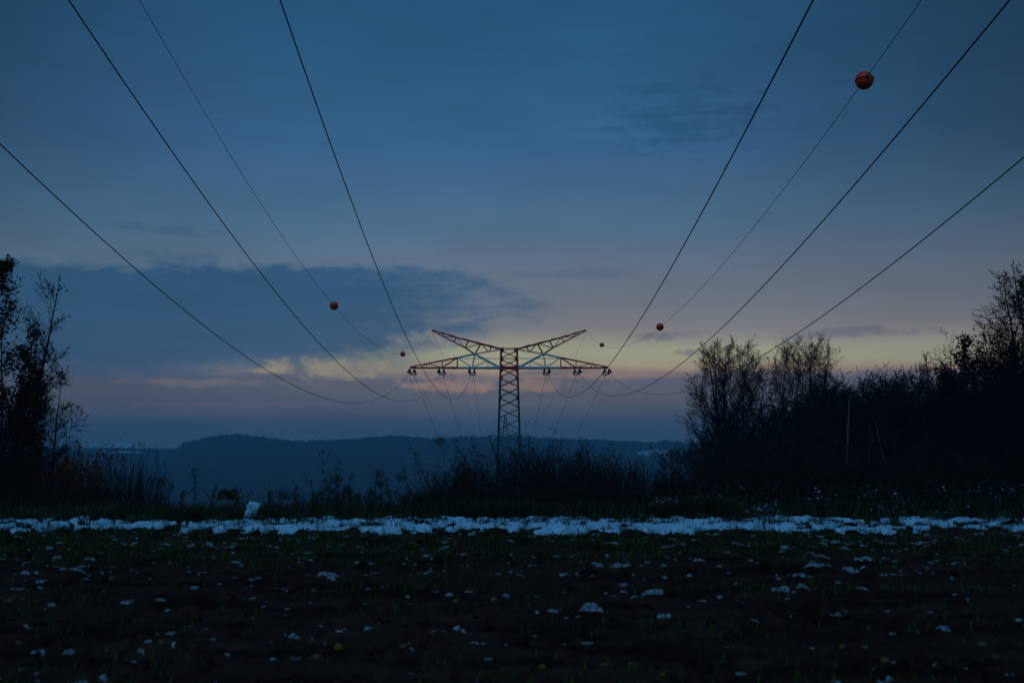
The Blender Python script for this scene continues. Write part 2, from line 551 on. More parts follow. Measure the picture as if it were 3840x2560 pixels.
def snow_sheet(name, outline_px, lift=.6):
    """a snow-covered meadow on the far slope: a sheet draped over the terrain"""
    a = [on_ground(*p) for p in outline_px[0]]
    b = [on_ground(*p) for p in outline_px[1]]
    V, rows = [], 7
    for j in range(rows):
        for p, q in zip(a, b):
            w = p.lerp(q, j / (rows - 1))
            V.append((w.x, w.y, tz(w.x, w.y) + lift))
    n = len(a)
    i = np.arange(rows * n).reshape(rows, n)
    F = np.stack([i[:-1, :-1], i[:-1, 1:], i[1:, 1:], i[1:, :-1]], -1).reshape(-1, 4)
    link(name, mk_mesh(name, V, F, M['snowfield'], True), kind='structure')


def spread_px(pts, n=26):
    p = np.array(pts, float)
    x = np.linspace(p[0, 0], p[-1, 0], n)
    return [(a, b + 1.3 * math.sin(a * .21) + 1.0 * math.sin(a * .077)) for a, b in zip(x, np.interp(x, p[:, 0], p[:, 1]))]


snow_sheet('snow_field', (spread_px([(370, 1698), (470, 1699), (570, 1698)]), spread_px([(370, 1692), (470, 1692), (570, 1692)])))
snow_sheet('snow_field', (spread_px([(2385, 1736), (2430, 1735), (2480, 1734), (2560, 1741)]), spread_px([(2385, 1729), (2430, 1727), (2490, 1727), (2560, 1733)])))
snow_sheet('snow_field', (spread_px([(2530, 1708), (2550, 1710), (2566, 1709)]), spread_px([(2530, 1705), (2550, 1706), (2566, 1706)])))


def house(px, py, w, d, h, rh, yaw, label, cat='house', wallmat='plaster', group='houses on the far hillside', windows=0, hip=0.0):
    b = on_ground(px, py)
    if group:
        w, d = w * .8, d * .7
    root = link('house', None, None, b, label, cat, group, rotz=R_(yaw))
    body = link('wall', box_mesh('wall', (w, d, h + 4), M[wallmat], (0, 0, h / 2 - 2)), root)
    hw, hd, ov = w / 2 + .5, d / 2 + .6, .35
    inset = hip * hd
    v = [(-hw, -hd, h), (hw, -hd, h), (hw, hd, h), (-hw, hd, h), (-hw + inset, 0, h + rh), (hw - inset, 0, h + rh)]
    v += [(x, y, z - ov) for x, y, z in v[:4]]
    me = bpy.data.meshes.new('roof')
    me.from_pydata(v, [], [(0, 1, 5, 4), (2, 3, 4, 5), (1, 2, 5), (3, 0, 4), (6, 7, 1, 0), (7, 8, 2, 1), (8, 9, 3, 2), (9, 6, 0, 3), (9, 8, 7, 6)])
    me.materials.append(M['roofsnow'])
    roof = link('roof', me, root)
    link('chimney', box_mesh('chimney', (1.0, 1.0, rh * .7 + 1.2), M['timber'], (w * .18, 0, h + rh * .8)), roof)
    if windows:
        wm = box_mesh('window', (1.6, .12, 1.7), M['glass'])
        for k in range(windows):
            link('window', wm, root, (-w / 2 + (k + .5) * w / windows, -d / 2 - .04, h * .5))
    return root


house(466, 1690, 30, 16, 6.0, 9.0, 4, 'long farm barn with a broad snow-covered roof on the far ridge', 'barn', 'timber', None, 5)
house(401, 1690, 18, 13, 6.0, 7.5, 62, 'dark gabled farmhouse next to the long snowy barn on the ridge', 'farmhouse', 'timber', None, 2)
house(362, 1689, 22, 13, 5.0, 7.5, 8, 'low snow-roofed farm building at the wooded end of the ridge farm', 'barn', 'timber', None, 3)
hg = 'houses on the far hillside'
for i, (px, py, w, d, h, rh, yaw, lab) in enumerate([
        (2400, 1706, 9, 8, 5, 3, 10, 'cream house at the valley-side end of the snowy hillside village'),
        (2411, 1698, 8, 7, 4, 3, 40, 'small snow-roofed house above the cream end house of the village'),
        (2425, 1703, 12, 8, 4, 3, 5, 'low snow-roofed house beside the cream end house'),
        (2433, 1698, 13, 9, 4, 3.5, 12, 'wide snow-roofed house in the upper row of the village'),
        (2455, 1697, 12, 9, 5, 4, -20, 'house with the tallest snowy roof in the village row'),
        (2484, 1704, 25, 12, 5, 6, 3, 'largest hillside building with a long white snow-covered roof'),
        (2473, 1694, 9, 7, 3, 3, 25, 'little snow-roofed house right above the largest hillside building'),
        (2505, 1713, 8, 7, 3.5, 2.5, 15, 'snow-roofed house lowest on the slope below the largest building'),
        (2482, 1711, 6, 6, 3, 2, -10, 'tiny pale shed below the largest hillside building'),
        (2542, 1686, 5, 5, 3, 3, 35, 'tiny snow-capped hut high in the wood, first of two'),
        (2549, 1686, 5, 5, 3, 3, 30, 'tiny snow-capped hut high in the wood, nearer the big bare tree'),
        (2532, 1694, 4, 4, 4, 3, 0, 'lone white hut in the wood between village and villa')]):
    house(px, py + 6, w, d, h, rh, yaw, lab, 'hut' if 'hut' in lab else 'shed' if 'shed' in lab else 'house', windows=3 if w > 20 else 0)
vb = on_ground(2572, 1709)
villa = link('villa', None, None, vb, 'pale villa with a steep pointed front gable beside the big bare tree', 'villa', rotz=R_(-6))
link('wall', box_mesh('wall', (15, 9, 12), M['plaster'], (0, 0, 2)), villa)
me = bpy.data.meshes.new('gable')
me.from_pydata([(-6, -4.8, 7), (1, -4.8, 7), (-2.5, -4.8, 16), (-6, 4.6, 7), (1, 4.6, 7), (-2.5, 4.6, 16)], [], [(0, 1, 2), (3, 5, 4), (0, 2, 5, 3), (1, 4, 5, 2), (0, 3, 4, 1)])
me.materials.append(M['plaster'])
link('gable', me, villa)
me = bpy.data.meshes.new('roof')
me.from_pydata([(-8, -5, 8), (8, -5, 8), (8, 5, 8), (-8, 5, 8), (-7, 0, 11.5), (7, 0, 11.5)], [], [(0, 1, 5, 4), (2, 3, 4, 5), (1, 2, 5), (3, 0, 4), (3, 2, 1, 0)])
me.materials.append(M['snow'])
link('roof', me, villa)
wm = box_mesh('window', (1.5, .12, 2.2), M['glass'])
for k in (-4.5, -2.5, -.5, 4.5):
    link('window', wm, villa, (k, -4.86 if k < 1 else -4.54, 5.4))


# ------------------------------------------------------------------ steel bars
UNIT = {}


def unit_bar(matname):
    if matname not in UNIT:
        UNIT[matname] = box_mesh('bar_' + matname, (1, 1, 1), M[matname], (0, 0, .5))
    return UNIT[matname]


def bar(name, a, b, w, matname, parent, origin, w2=None):
    """a straight member from a to b (world points) as a child of parent whose origin is given"""
    a, b = Vector(a), Vector(b)
    d = b - a
    o = bpy.data.objects.new(name, unit_bar(matname))
    COL.objects.link(o)
    o.parent = parent
    o.location = a - origin
    o.rotation_euler = d.to_track_quat('Z', 'Y').to_euler()
    o.scale = (w, w2 or w, d.length)
    return o


# ------------------------------------------------------------------ the red, white and green pylon
PD = 140.0
PCX = 1909.0
pb = at(PCX, 1620, PD)
pb.z = tz(pb.x, PD)
pylon = link('pylon', None, None, pb, 'red, white and green lattice pylon with two raised horns and a wide crossarm', 'pylon')
PB = Vector(pb)


def tp(px, py, depth=0.0):
    p = at(px, py, PD)
    p.y += depth
    return p


base_py = 1620 + (EYE - pb.z) / PD * F_PX


def half(py):
    return 29.5 + (py - 1309) / (base_py - 1309) * 26


def corner(py, s, t):
    h = half(py)
    w = h / F_PX * PD
    return tp(PCX + s * h, py, t * w)


levels = [1311, 1345, 1378, 1416, 1452, 1490, 1529, 1569, 1612, 1660, 1714, 1776, 1850, 1940, 2050, base_py]
for s in (-1, 1):
    for t in (-1, 1):
        bar('leg', corner(1306, s, t), corner(1417, s, t), .19, 'redpaint', pylon, PB)['label'] = 'red painted upper leg'
        bar('leg', corner(1417, s, t), corner(base_py + 12, s, t), .20, 'greenpaint', pylon, PB)['label'] = 'green painted lower leg'
for i in range(len(levels) - 1):
    y0, y1 = levels[i] + 3, levels[i + 1] - 3
    mname = 'redpaint' if y1 < 1417 else 'greenpaint'
    for k in range(4):
        c = [(-1, -1), (1, -1), (1, 1), (-1, 1)]
        (s0, t0), (s1, t1) = c[k], c[(k + 1) % 4]
        n = Vector(((t1 - t0) * .035, -(s1 - s0) * .035, 0))
        bar('brace', corner(y0, s0, t0) + n, corner(y1, s1, t1) + n, .085, mname, pylon, PB)
        bar('brace', corner(y0, s1, t1) - n, corner(y1, s0, t0) - n, .085, mname, pylon, PB)
for y, w, mn in ((1308, .12, 'redpaint'), (1345, .08, 'redpaint'), (1379, .34, 'redpaint')):
    for k in range(4):
        c = [(-1, -1), (1, -1), (1, 1), (-1, 1)]
        (s0, t0), (s1, t1) = c[k], c[(k + 1) % 4]
        bar('horizontal_beam', corner(y, s0, t0), corner(y, s1, t1), w if w < .3 else .16, mn, pylon, PB, w)
gp = {c: box_mesh('gusset_' + c, (.42, .03, .46), M[c]) for c in ('redpaint', 'greenpaint')}
for y in (1312, 1345, 1374, 1386, 1416, 1490):
    for s in (-1, 1):
        for t in (-1, 1):
            p = corner(y, s, t) + Vector((-s * .12, t * .11, 0))
            link('gusset_plate', gp['redpaint' if y < 1430 else 'greenpaint'], pylon, p - PB, scale=(1.25, 1, 1.1) if y == 1312 else 1)
sb = []
for s in (-1, 1):
    for k in range(56):
        y = 1325 + k * 15.3
        p = corner(y, s, -1) - PB
        sb.append(([p, p + Vector((s * .11, 0, 0)), p + Vector((s * .22, 0, .01))], [.014] * 3))
v, f = tubes(sb, 4)
link('step_bolts', mk_mesh('step_bolts', v, f, M['galv']), pylon, kind='stuff')

for sgn in (-1, 1):
    X_ = lambda px: PCX + sgn * (PCX - px)          # measured on one side, mirrored to the other
    dep = lambda px: half(1379) / F_PX * PD * max(.06, (px - 1540) / (1879 - 1540))
    q = lambda px, py, t: tp(X_(px), py, t * dep(px))
    side = 'left' if sgn < 0 else 'right'
    tipm = box_mesh('crossarm', (.75, .5, .30), M['redpaint'])
    tip = tp(X_(1548), 1377)
    arm = link('crossarm', tipm, pylon, tip - PB)
    AO = tip
    for t in (-1, 1):
        bar('bottom_chord', q(1541, 1379, t), q(1715, 1379, t), .18, 'redpaint', arm, AO, .20)
        bar('bottom_chord', q(1715, 1379, t), q(1879, 1379, t), .20, 'whitepaint', arm, AO, .24)
        bar('splice_plate', q(1690, 1379, t * 1.02), q(1714, 1379, t * 1.02), .21, 'redpaint', arm, AO, .26)
        bar('splice_plate', q(1852, 1376, t * 1.02), q(1877, 1376, t * 1.02), .10, 'whitepaint', arm, AO, .42)
        bar('top_chord', q(1542, 1375, t), q(1715, 1341, t), .14, 'redpaint', arm, AO)
        bar('top_chord', q(1715, 1341, t), q(1780, 1327, t), .14, 'whitepaint', arm, AO)
        bar('strut', q(1780, 1327, t), q(1867, 1374, t), .19, 'whitepaint', arm, AO)
        bar('splice_plate', q(1797, 1336, t * 1.03), q(1818, 1347, t * 1.03), .12, 'whitepaint', arm, AO, .24)
        for a, b, w, c in (((1556, 1375), (1572, 1378), .06, 'redpaint'), ((1576, 1378), (1601, 1364), .07, 'redpaint'), ((1601, 1364), (1601, 1378), .07, 'redpaint'),
                           ((1603, 1363), (1656, 1377), .08, 'redpaint'), ((1658, 1353), (1658, 1377), .08, 'redpaint'), ((1660, 1377), (1712, 1343), .09, 'redpaint'),
                           ((1715, 1342), (1715, 1378), .11, 'redpaint'), ((1720, 1344), (1767, 1375), .09, 'whitepaint'), ((1780, 1329), (1772, 1375), .10, 'whitepaint'),
                           ((1777, 1375), (1827, 1353), .07, 'whitepaint'), ((1830, 1355), (1830, 1377), .07, 'whitepaint'), ((1716, 1344), (1877, 1344), .05, 'whitepaint')):
            bar('brace', q(*a, t), q(*b, t), w, c, arm, AO)
    for px in (1601, 1658, 1715, 1771, 1830):
        bar('cross_tie', q(px, 1379, -1), q(px, 1379, 1), .08, 'redpaint' if px < 1716 else 'whitepaint', arm, AO)
    # raised horn that carries the earth wire
    hd = lambda px: half(1309) / F_PX * PD * max(.05, (px - 1621) / (1879 - 1621))
    g = lambda px, py, t: tp(X_(px), py, t * hd(px))
    tip = tp(X_(1624), 1239)
    horn = link('horn', box_mesh('horn', (.34, .3, .22), M['redpaint']), pylon, tip - PB)
    HO = tip
    chord = lambda px: np.interp(px, [1622, 1713, 1804, 1879], [1237, 1265, 1289, 1309])
    lower = lambda px: np.interp(px, [1622, 1745, 1780], [1240, 1305, 1327])
    for t in (-1, 1):
        for a, b in ((1622, 1713), (1713, 1804), (1804, 1880)):
            bar('top_chord', g(a, chord(a), t), g(b, chord(b), t), .14, 'redpaint', horn, HO)
        bar('bottom_chord', g(1622, 1240, t), g(1745, 1304, t), .14, 'redpaint', horn, HO)
        bar('bottom_chord', g(1745, 1304, t), g(1780, 1327, t), .16, 'redpaint', horn, HO)
        bar('bottom_chord', g(1780, 1327, t), g(1878, 1310, t), .09, 'redpaint', horn, HO)
        for s0, s1 in ((1657, 1672), (1693, 1708), (1735, 1752), (1783, 1800), (1832, 1850)):
            bar('splice_plate', g(s0, chord(s0) - .6, t * 1.04), g(s1, chord(s1) - .6, t * 1.04), .12, 'redpaint', horn, HO, .18)
        for a, b, w in (((1666, 1252), (1662, 1260), .08), ((1665, 1261), (1710, 1263), .07), ((1712, 1265), (1703, 1281), .09), ((1715, 1266), (1741, 1302), .07),
                        ((1757, 1278), (1744, 1303), .10), ((1746, 1304), (1802, 1288), .07), ((1803, 1289), (1782, 1325), .10), ((1806, 1290), (1830, 1317), .08),
                        ((1842, 1300), (1836, 1316), .08), ((1643, 1249), (1662, 1253), .05)):
            bar('brace', g(*a, t), g(*b, t), w, 'redpaint', horn, HO)


# ------------------------------------------------------------------ conductors, earth wires, insulators
def wire(name, pts, r, label, cat='power line', sides=6, group='conductors of the power line'):
    v, f = tubes([(np.array(pts), np.full(len(pts), r))], sides)
    return link(name, mk_mesh(name, v, f, M['cable'], True), label=label, cat=cat, group=group)


# end at the pylon, drift in x, slope and curvature toward the camera
SPAN = {'LO': ((-14.07, 138, 9.97), (.000252, -.207202, .001821)), 'LM': ((-9.92, 138, 9.89), (.00108, -.20287, .001826)),
        'LI': ((-5.63, 138, 9.89), (.00184, -.201565, .001876)), 'RI': ((4.89, 138, 9.97), (.002603, -.174646, .001375)),
        'RM': ((9.18, 138, 9.97), (.001707, -.176373, .001453)), 'RO': ((13.36, 138, 9.97), (.000428, -.172884, .001442)),
        'EL': ((-11.27, 140, 15.79), (.001097, -.24143, .002063)), 'ER': ((10.48, 140, 15.75), (.000699, -.20249, .001527))}


def span_pt(k, y):
    (x0, y0, z0), (a, b, c) = SPAN[k]
    s = y0 - y
    return Vector((x0 + a * s, y, z0 + b * s + c * s * s))


CAPT = {'LO': 'outermost cable overhead on the oak side, the one leaving the picture lowest', 'LM': 'thick cable overhead, second from the oak side',
        'LI': 'thick cable overhead passing just on the oak side of the pylon', 'RI': 'thick cable overhead passing just on the thicket side of the pylon',
        'RM': 'thick cable overhead, second from the thicket side', 'RO': 'outermost cable overhead crossing the tops of the bare trees',
        'EL': 'thin earth wire overhead carrying two orange balls', 'ER': 'thin earth wire overhead carrying three orange balls'}
for k in SPAN:
    ys = np.concatenate([np.linspace(SPAN[k][0][1], 30, 150), np.linspace(29, -8, 60)])
    e = k[0] == 'E'
    wire('earth_wire' if e else 'conductor', [span_pt(k, y) for y in ys], .0105 if e else .0185, CAPT[k], 'earth wire' if e else 'power line',
         group='earth wires overhead' if e else 'cables overhead')

# marker balls
n, m_ = 24, 9


def half_shell(sign):
    r = .27
    V = [(0, 0, sign * r)]
    for j in range(1, m_):
        th = j / (m_ - 1) * (math.pi / 2 - .015)
        V += [(r * math.sin(th) * math.cos(2 * math.pi * i / n), r * math.sin(th) * math.sin(2 * math.pi * i / n), sign * r * math.cos(th)) for i in range(n)]
    V += [(r * 1.03 * math.cos(2 * math.pi * i / n), r * 1.03 * math.sin(2 * math.pi * i / n), sign * .004) for i in range(n)]
    tri = [(0, 1 + i, 1 + (i + 1) % n) for i in range(n)]
    quad = [(1 + j * n + i, 1 + (j + 1) * n + i, 1 + (j + 1) * n + (i + 1) % n, 1 + j * n + (i + 1) % n) for j in range(m_ - 1) for i in range(n)]
    return mk_mesh('half_shell', V, [np.array(tri), np.array(quad)], M['ball'], True)


shells = [half_shell(1), half_shell(-1)]
clamp = box_mesh('clamp', (.055, .11, .15), M['galv'])
bolt = box_mesh('bolt', (.10, .03, .03), M['cable'])
for k, y, lab in (('EL', 62.09, 'orange ball on the thin earth wire high above the far farm, second largest ball'), ('EL', 102.1, 'small orange ball between the dark cloud and the crossarm tip'),
                  ('ER', 29.0, 'largest dark red marker ball high in the blue sky'), ('ER', 70.46, 'orange ball on the earth wire over the bare trees, mid sized'),
                  ('ER', 115.75, 'smallest orange marker ball next to the horn tip of the pylon')):
    if k == 'ER' and y == 29.0:
        y = 29.0
    p = span_pt(k, y)
    d = span_pt(k, y - .5) - span_pt(k, y + .5)
    root = link('marker_ball', None, None, p, lab, 'marker ball', 'marker balls on the earth wires')
    root.rotation_euler = d.to_track_quat('Y', 'Z').to_euler()
    for sh in shells:
        link('half_shell', sh, root)
    for s in (-1, 1):
        c = link('clamp', clamp, root, (0, s * .285, 0))
        for z in (-.045, .045):
            link('bolt', bolt, c, (0, s * .03, z))


def disc_string(L, nd, r, drop):
    """a string of insulator discs along +y, falling by drop"""
    prof = [(0, .03)]
    for i in range(nd):
        y = .1 + (L - .2) * i / nd
        prof += [(y, .035), (y + .02, r), (y + .045, r * .95), (y + .075, .045)]
    prof.append((L, .03))
    th = np.arange(10) * 2 * math.pi / 10
    V = np.array([[(rr * math.cos(t), yy, rr * math.sin(t) - drop * yy / L) for t in th] for yy, rr in prof])
    K = len(prof)
    i = np.arange(K * 10).reshape(K, 10)
    F = np.stack([i[:-1], np.roll(i[:-1], -1, 1), np.roll(i[1:], -1, 1), i[1:]], -1).reshape(-1, 4)
    return mk_mesh('insulator_string', V.reshape(-1, 3), F, M['ceramic'], True)


str_front, str_back = disc_string(1.9, 11, .125, .52), disc_string(1.9, 11, .125, .55)
yoke = box_mesh('yoke_plate', (.72, .05, .16), M['cable'])
hanger = box_mesh('hanger', (.08, .08, .34), M['cable'])
lug = box_mesh('clamp', (.06, .30, .07), M['galv'])
T2D = 400.0
BACK_TIP = {'LI': (1830, 1636), 'LM': (1814, 1712), 'LO': (1806, 1790), 'RI': (1958, 1636), 'RM': (1975, 1712), 'RO': (1986, 1790)}
BACK_VIA = {'LO': (1685, 1720), 'LM': (1755, 1690), 'LI': (1810, 1655), 'RI': (1985, 1650), 'RM': (2020, 1715), 'RO': (2100, 1735)}
POSW = {'LO': 'at the crossarm tip facing the far farm', 'LM': 'midway along the crossarm, farm side', 'LI': 'next to the pylon shaft, farm side',
        'RI': 'next to the pylon shaft, bare tree side', 'RM': 'midway along the crossarm, bare tree side', 'RO': 'at the crossarm tip facing the bare trees'}
for k in ('LO', 'LM', 'LI', 'RI', 'RM', 'RO'):
    e = Vector(SPAN[k][0])
    top = Vector((e.x, PD, 10.49))
    root = link('insulator_set', None, None, top, 'dark insulator strings with hanging jumper loop ' + POSW[k], 'insulator', 'insulator sets under the crossarm')
    for s in (-1, 1):
        link('hanger', hanger, root, (s * .33, -.18, -.10))
        link('hanger', hanger, root, (s * .33, .18, -.10))
        link('insulator_string', str_front, root, (s * .33, -.2, -.12), rotz=math.pi + s * .05)
        link('insulator_string', str_back, root, (s * .30, .2, -.14), rotz=-s * .05)
    link('yoke_plate', yoke, root, (0, -2.12, -.66))
    link('yoke_plate', yoke, root, (0, 2.12, -.70))
    link('clamp', lug, root, (0, -2.2, -.66))
    for j in range(3):
        link('clamp', lug, root, (.03 * j, 2.3 + .32 * j, -.78 - .14 * j))
    drift = .16 if k[0] == 'L' else -.16
    u = np.linspace(0, 1, 24)
    loop = [((t - .5) * drift * 2.2, -2.1 + 4.3 * t, -.70 - 1.28 * (1 - abs(2 * t - 1) ** 2.6)) for t in u]
    v, f = tubes([(np.array(loop), np.full(24, .0165))], 5)
    jl = link('jumper_loop', mk_mesh('jumper_loop', v, f, M['cable'], True), root)
    for j in (6, 12, 17):
        link('spacer', lug, jl, loop[j])
    # the span beyond the pylon, down into the valley
    a = Vector((e.x + (.12 if k[0] == 'L' else -.12), 142.9, 9.45))
    bpx, bpy_ = BACK_TIP[k]
    b = at(bpx, bpy_, T2D)
    vx, vy = BACK_VIA[k]
    best = None
    for t in np.linspace(.03, .97, 400):
        p = a.lerp(b, t)
        if best is None or abs(1920 + F_PX * p.x / p.y - vx) < best[0]:
            best = (abs(1920 + F_PX * p.x / p.y - vx), t)
    t = best[1]
    p = a.lerp(b, t)
    sag = (p.z - (EYE - (vy - 1620) / F_PX * p.y)) / (4 * t * (1 - t))
    pts = [a.lerp(b, t) - Vector((0, 0, 4 * sag * t * (1 - t))) for t in np.linspace(0, 1, 90)]
    wire('conductor', pts, .024, 'cable dropping into the valley from insulators ' + POSW[k].replace('the crossarm tip', 'the tip'), group='cables beyond the pylon')
for k, via, lab in (('EL', (1790, 1570), 'thin earth wire dropping behind the pylon from its farm side horn'), ('ER', (2050, 1530), 'thin earth wire dropping behind the pylon from its tree side horn')):
    a = Vector(SPAN[k][0]) + Vector((0, .2, -.15))
    b = at(1896, 1558, T2D)
    best = min(np.linspace(.05, .95, 300), key=lambda t: abs(1920 + F_PX * a.lerp(b, t).x / a.lerp(b, t).y - via[0]))
    p = a.lerp(b, best)
    sag = (p.z - (EYE - (via[1] - 1620) / F_PX * p.y)) / (4 * best * (1 - best))
    wire('earth_wire', [a.lerp(b, t) - Vector((0, 0, 4 * sag * t * (1 - t))) for t in np.linspace(0, 1, 80)], .015, lab, 'earth wire', group='earth wires beyond the pylon')


# ------------------------------------------------------------------ the two pylons in the valley
def valley_pylon(cx, Y, peak, arms, body, label, cage=None, thick=1.0, hang=False, steel='galv'):
    b = at(cx, 1620, Y)
    b.z = tz(b.x, b.y)
    root = link('pylon', None, None, b, label, 'pylon', 'grey pylons down in the valley')
    O = Vector(b)
    k = Y / F_PX
    bpy_ = 1620 + (EYE - b.z) / k

    def c(py, s, t):
        h = np.interp(py, [p for p, _ in body] + [bpy_], [h for _, h in body] + [body[-1][1] + (bpy_ - body[-1][0]) * .10])
        p = at(cx + s * h, py, Y)
        p.y += t * h * k
        return p
    seq = [p for p, _ in body] + [bpy_]
    for s in (-1, 1):
        for t in (-1, 1):
            for y0, y1 in zip(seq[:-1], seq[1:]):
                bar('leg', c(y0, s, t), c(y1, s, t), .20 * thick, steel, root, O)
    br = []
    y = body[0][0] + 8
    while y < bpy_ - 10:
        h = max(7, .9 * (c(y, 1, 0) - c(y, -1, 0)).length / k)
        y2 = min(y + h, bpy_)
        for t in (-1, 1):
            for s in (-1, 1):
                br.append(([c(y, s, t) - O, (c(y, s, t) + c(y2, -s, t)) / 2 - O, c(y2, -s, t) - O], [.05 * thick] * 3))
        y = y2
    v, f = tubes(br, 4)
    link('bracing', mk_mesh('bracing', v, f, M[steel]), root)
    for py, hwid, rise in arms:
        for s in (-1, 1):
            tipp = at(cx + s * hwid, py, Y)
            am = bar('crossarm', c(py, s, -1), tipp, .26 * thick, steel, root, O, .30 * thick)
            bar('crossarm_tie', c(py - rise, s, -1), tipp, .12 * thick, steel, root, O)
            bar('crossarm', c(py, s, 1), tipp, .26 * thick, steel, root, O, .30 * thick)
            if hang:
                for off in (0, 6):
                    bar('insulator_string', at(cx + s * (hwid - off), py + 1, Y), at(cx + s * (hwid - off), py + 22, Y), .26, 'ceramic', root, O)
                bar('yoke_plate', at(cx + s * hwid, py + 22, Y), at(cx + s * (hwid - 6), py + 22, Y), .2, steel, root, O)
            else:
                p0, p1 = at(cx + s * hwid, py + 2, Y), at(cx + s * (hwid - 4), py + 2, Y)
                u = np.linspace(0, 1, 9)
                lp = [p0.lerp(p1, t) - Vector((0, 0, 2.1 * (1 - (2 * t - 1) ** 2))) - O for t in u]
                v, f = tubes([(np.array(lp), np.full(9, .04))], 4)
                link('jumper_loop', mk_mesh('jumper_loop', v, f, M['cable']), root)
                bar('insulator_string', at(cx + s * hwid, py, Y), at(cx + s * (hwid - 7), py + 4, Y), .3, 'ceramic', root, O)
        if py == arms[0][0] and cage:
            link('platform', box_mesh('platform', (2 * cage * k, 1.6, .5), M[steel]), root, at(cx, py - 28, Y) - O)
    return root


valley_pylon(1895, T2D, 1556, [(1632, 65, 26), (1709, 82, 26), (1787, 92, 26)], [(1557, 1.5), (1604, 7.5), (1632, 9), (1709, 11), (1787, 13.5)],
             'grey pylon seen through the shaft of the red and white one', cage=10, thick=1.25)
valley_pylon(1576, 640.0, 1645, [(1675, 47, 9), (1732, 60, 9), (1789, 67, 9)], [(1645, .8), (1670, 4), (1732, 7), (1789, 9)],
             'small pale pylon alone before the dark hill, double insulators hanging', thick=1.7, hang=True, steel='palesteel')
p2, p3 = at(1896, 1558, T2D), at(1576, 1646, 640)
for a, b, sag, lab in ((p2, p3, 6, 'faint wire slanting from the grey pylon tip to the small pale pylon'),
                       (at(1830, 1636, T2D), at(1529, 1697, 640), 8, 'faint cable from the grey pylon upper arm to the small pale pylon'),
                       (at(1814, 1712, T2D), at(1517, 1754, 640), 8, 'faint cable from the grey pylon middle arm to the small pale pylon')):
    wire('conductor', [a.lerp(b, t) - Vector((0, 0, 4 * sag * t * (1 - t))) for t in np.linspace(0, 1, 40)], .022, lab, group='cables between the valley pylons')


# ------------------------------------------------------------------ trees
def norm(v):
    l = math.sqrt(v[0] ** 2 + v[1] ** 2 + v[2] ** 2) or 1
    return (v[0] / l, v[1] / l, v[2] / l)


class Grow:
    def __init__(s, seed, n, ratio, angle, wander, up, rmin=.007, rk=.55, tmin=(.25, .15, .1, .1), depth=3, K=(9, 7, 5, 4), shape=1.0, env=None):
        s.r = random.Random(seed)
        s.n, s.ratio, s.angle, s.wander, s.up, s.rmin, s.rk, s.tmin, s.depth, s.K, s.shape, s.env = n, ratio, angle, wander, up, rmin, rk, tmin, depth, K, shape, env
        s.polys = {}
        s.tips = []

    def branch(s, p, d, L, r, lvl=0, end=.25):
        R = s.r
        K = s.K[min(lvl, len(s.K) - 1)]
        pts, rad, dirs = [p], [r], [d]
        w, up = s.wander[min(lvl, len(s.wander) - 1)], s.up[min(lvl, len(s.up) - 1)]
        st = L / (K - 1)
        for i in range(1, K):
            d = norm((d[0] + R.gauss(0, w), d[1] + R.gauss(0, w), d[2] + R.gauss(0, w * .7) + up))
            p = (p[0] + d[0] * st, p[1] + d[1] * st, p[2] + d[2] * st)
            pts.append(p)
            dirs.append(d)
            rad.append(max(s.rmin * .8, r * (1 - (1 - end) * i / (K - 1))))
            if s.env and lvl <= 2 and not s.env(p, R):
                rad = [q * (1 - .85 * j / max(i, 1)) for j, q in enumerate(rad)]
                break
        K = len(pts)
        L = st * (K - 1)
        s.polys.setdefault(lvl, []).append((pts, rad))
        if lvl >= s.depth:
            s.tips.append(pts[-1])
            s.tips.append(pts[len(pts) // 2])
            return
        n = s.n[lvl]
        t0 = s.tmin[min(lvl, len(s.tmin) - 1)]
        for i in range(n):
            t = t0 + (1 - t0) * (i + R.random()) / n
            k = min(int(t * (K - 1)), K - 2)
            f = t * (K - 1) - k
            q = tuple(pts[k][j] * (1 - f) + pts[k + 1][j] * f for j in range(3))
            dd = dirs[k + 1]
            a = R.uniform(*s.angle[min(lvl, len(s.angle) - 1)]) * math.pi / 180
            o = norm((R.gauss(0, 1), R.gauss(0, 1), R.gauss(0, 1)))
            c = norm((dd[1] * o[2] - dd[2] * o[1], dd[2] * o[0] - dd[0] * o[2], dd[0] * o[1] - dd[1] * o[0]))
            nd = norm(tuple(dd[j] * math.cos(a) + c[j] * math.sin(a) for j in range(3)))
            rr = max(s.rmin, (rad[k] * (1 - f) + rad[k + 1] * f) * s.rk)
            s.branch(q, nd, L * s.ratio[lvl] * R.uniform(.6, 1.15) * (1 - .45 * s.shape * t), rr, lvl + 1)

    def meshes(s, name, wood='bark', twig='twig', split=1):
        a = [p for l, g in s.polys.items() if l <= split for p in g]
        b = [p for l, g in s.polys.items() if l > split for p in g]
        out = []
        for nm, g, sd, mt in (('trunk', a, 6, wood), ('crown', b, 3, twig)):
            if g:
                v, f = tubes(g, sd)
                out.append((nm, mk_mesh(name + '_' + nm, v, f, M[mt], True)))
        return out


def plant(name, label, cat, loc, parts, rotz=0.0, scale=1.0, group=None):
    o = link(name, None, None, loc, label, cat, group, rotz=rotz, scale=scale)
    for nm, me in parts:
        link(nm, me, o, kind='stuff' if nm == 'seed_head' else None)
    return o


def base_at(px, Y):
    x = at(px, 1620, Y).x
    return Vector((x, Y, tz(x, Y) - .05))


def height_to(px, py, Y):
    return at(px, py, Y).z - base_at(px, Y).z


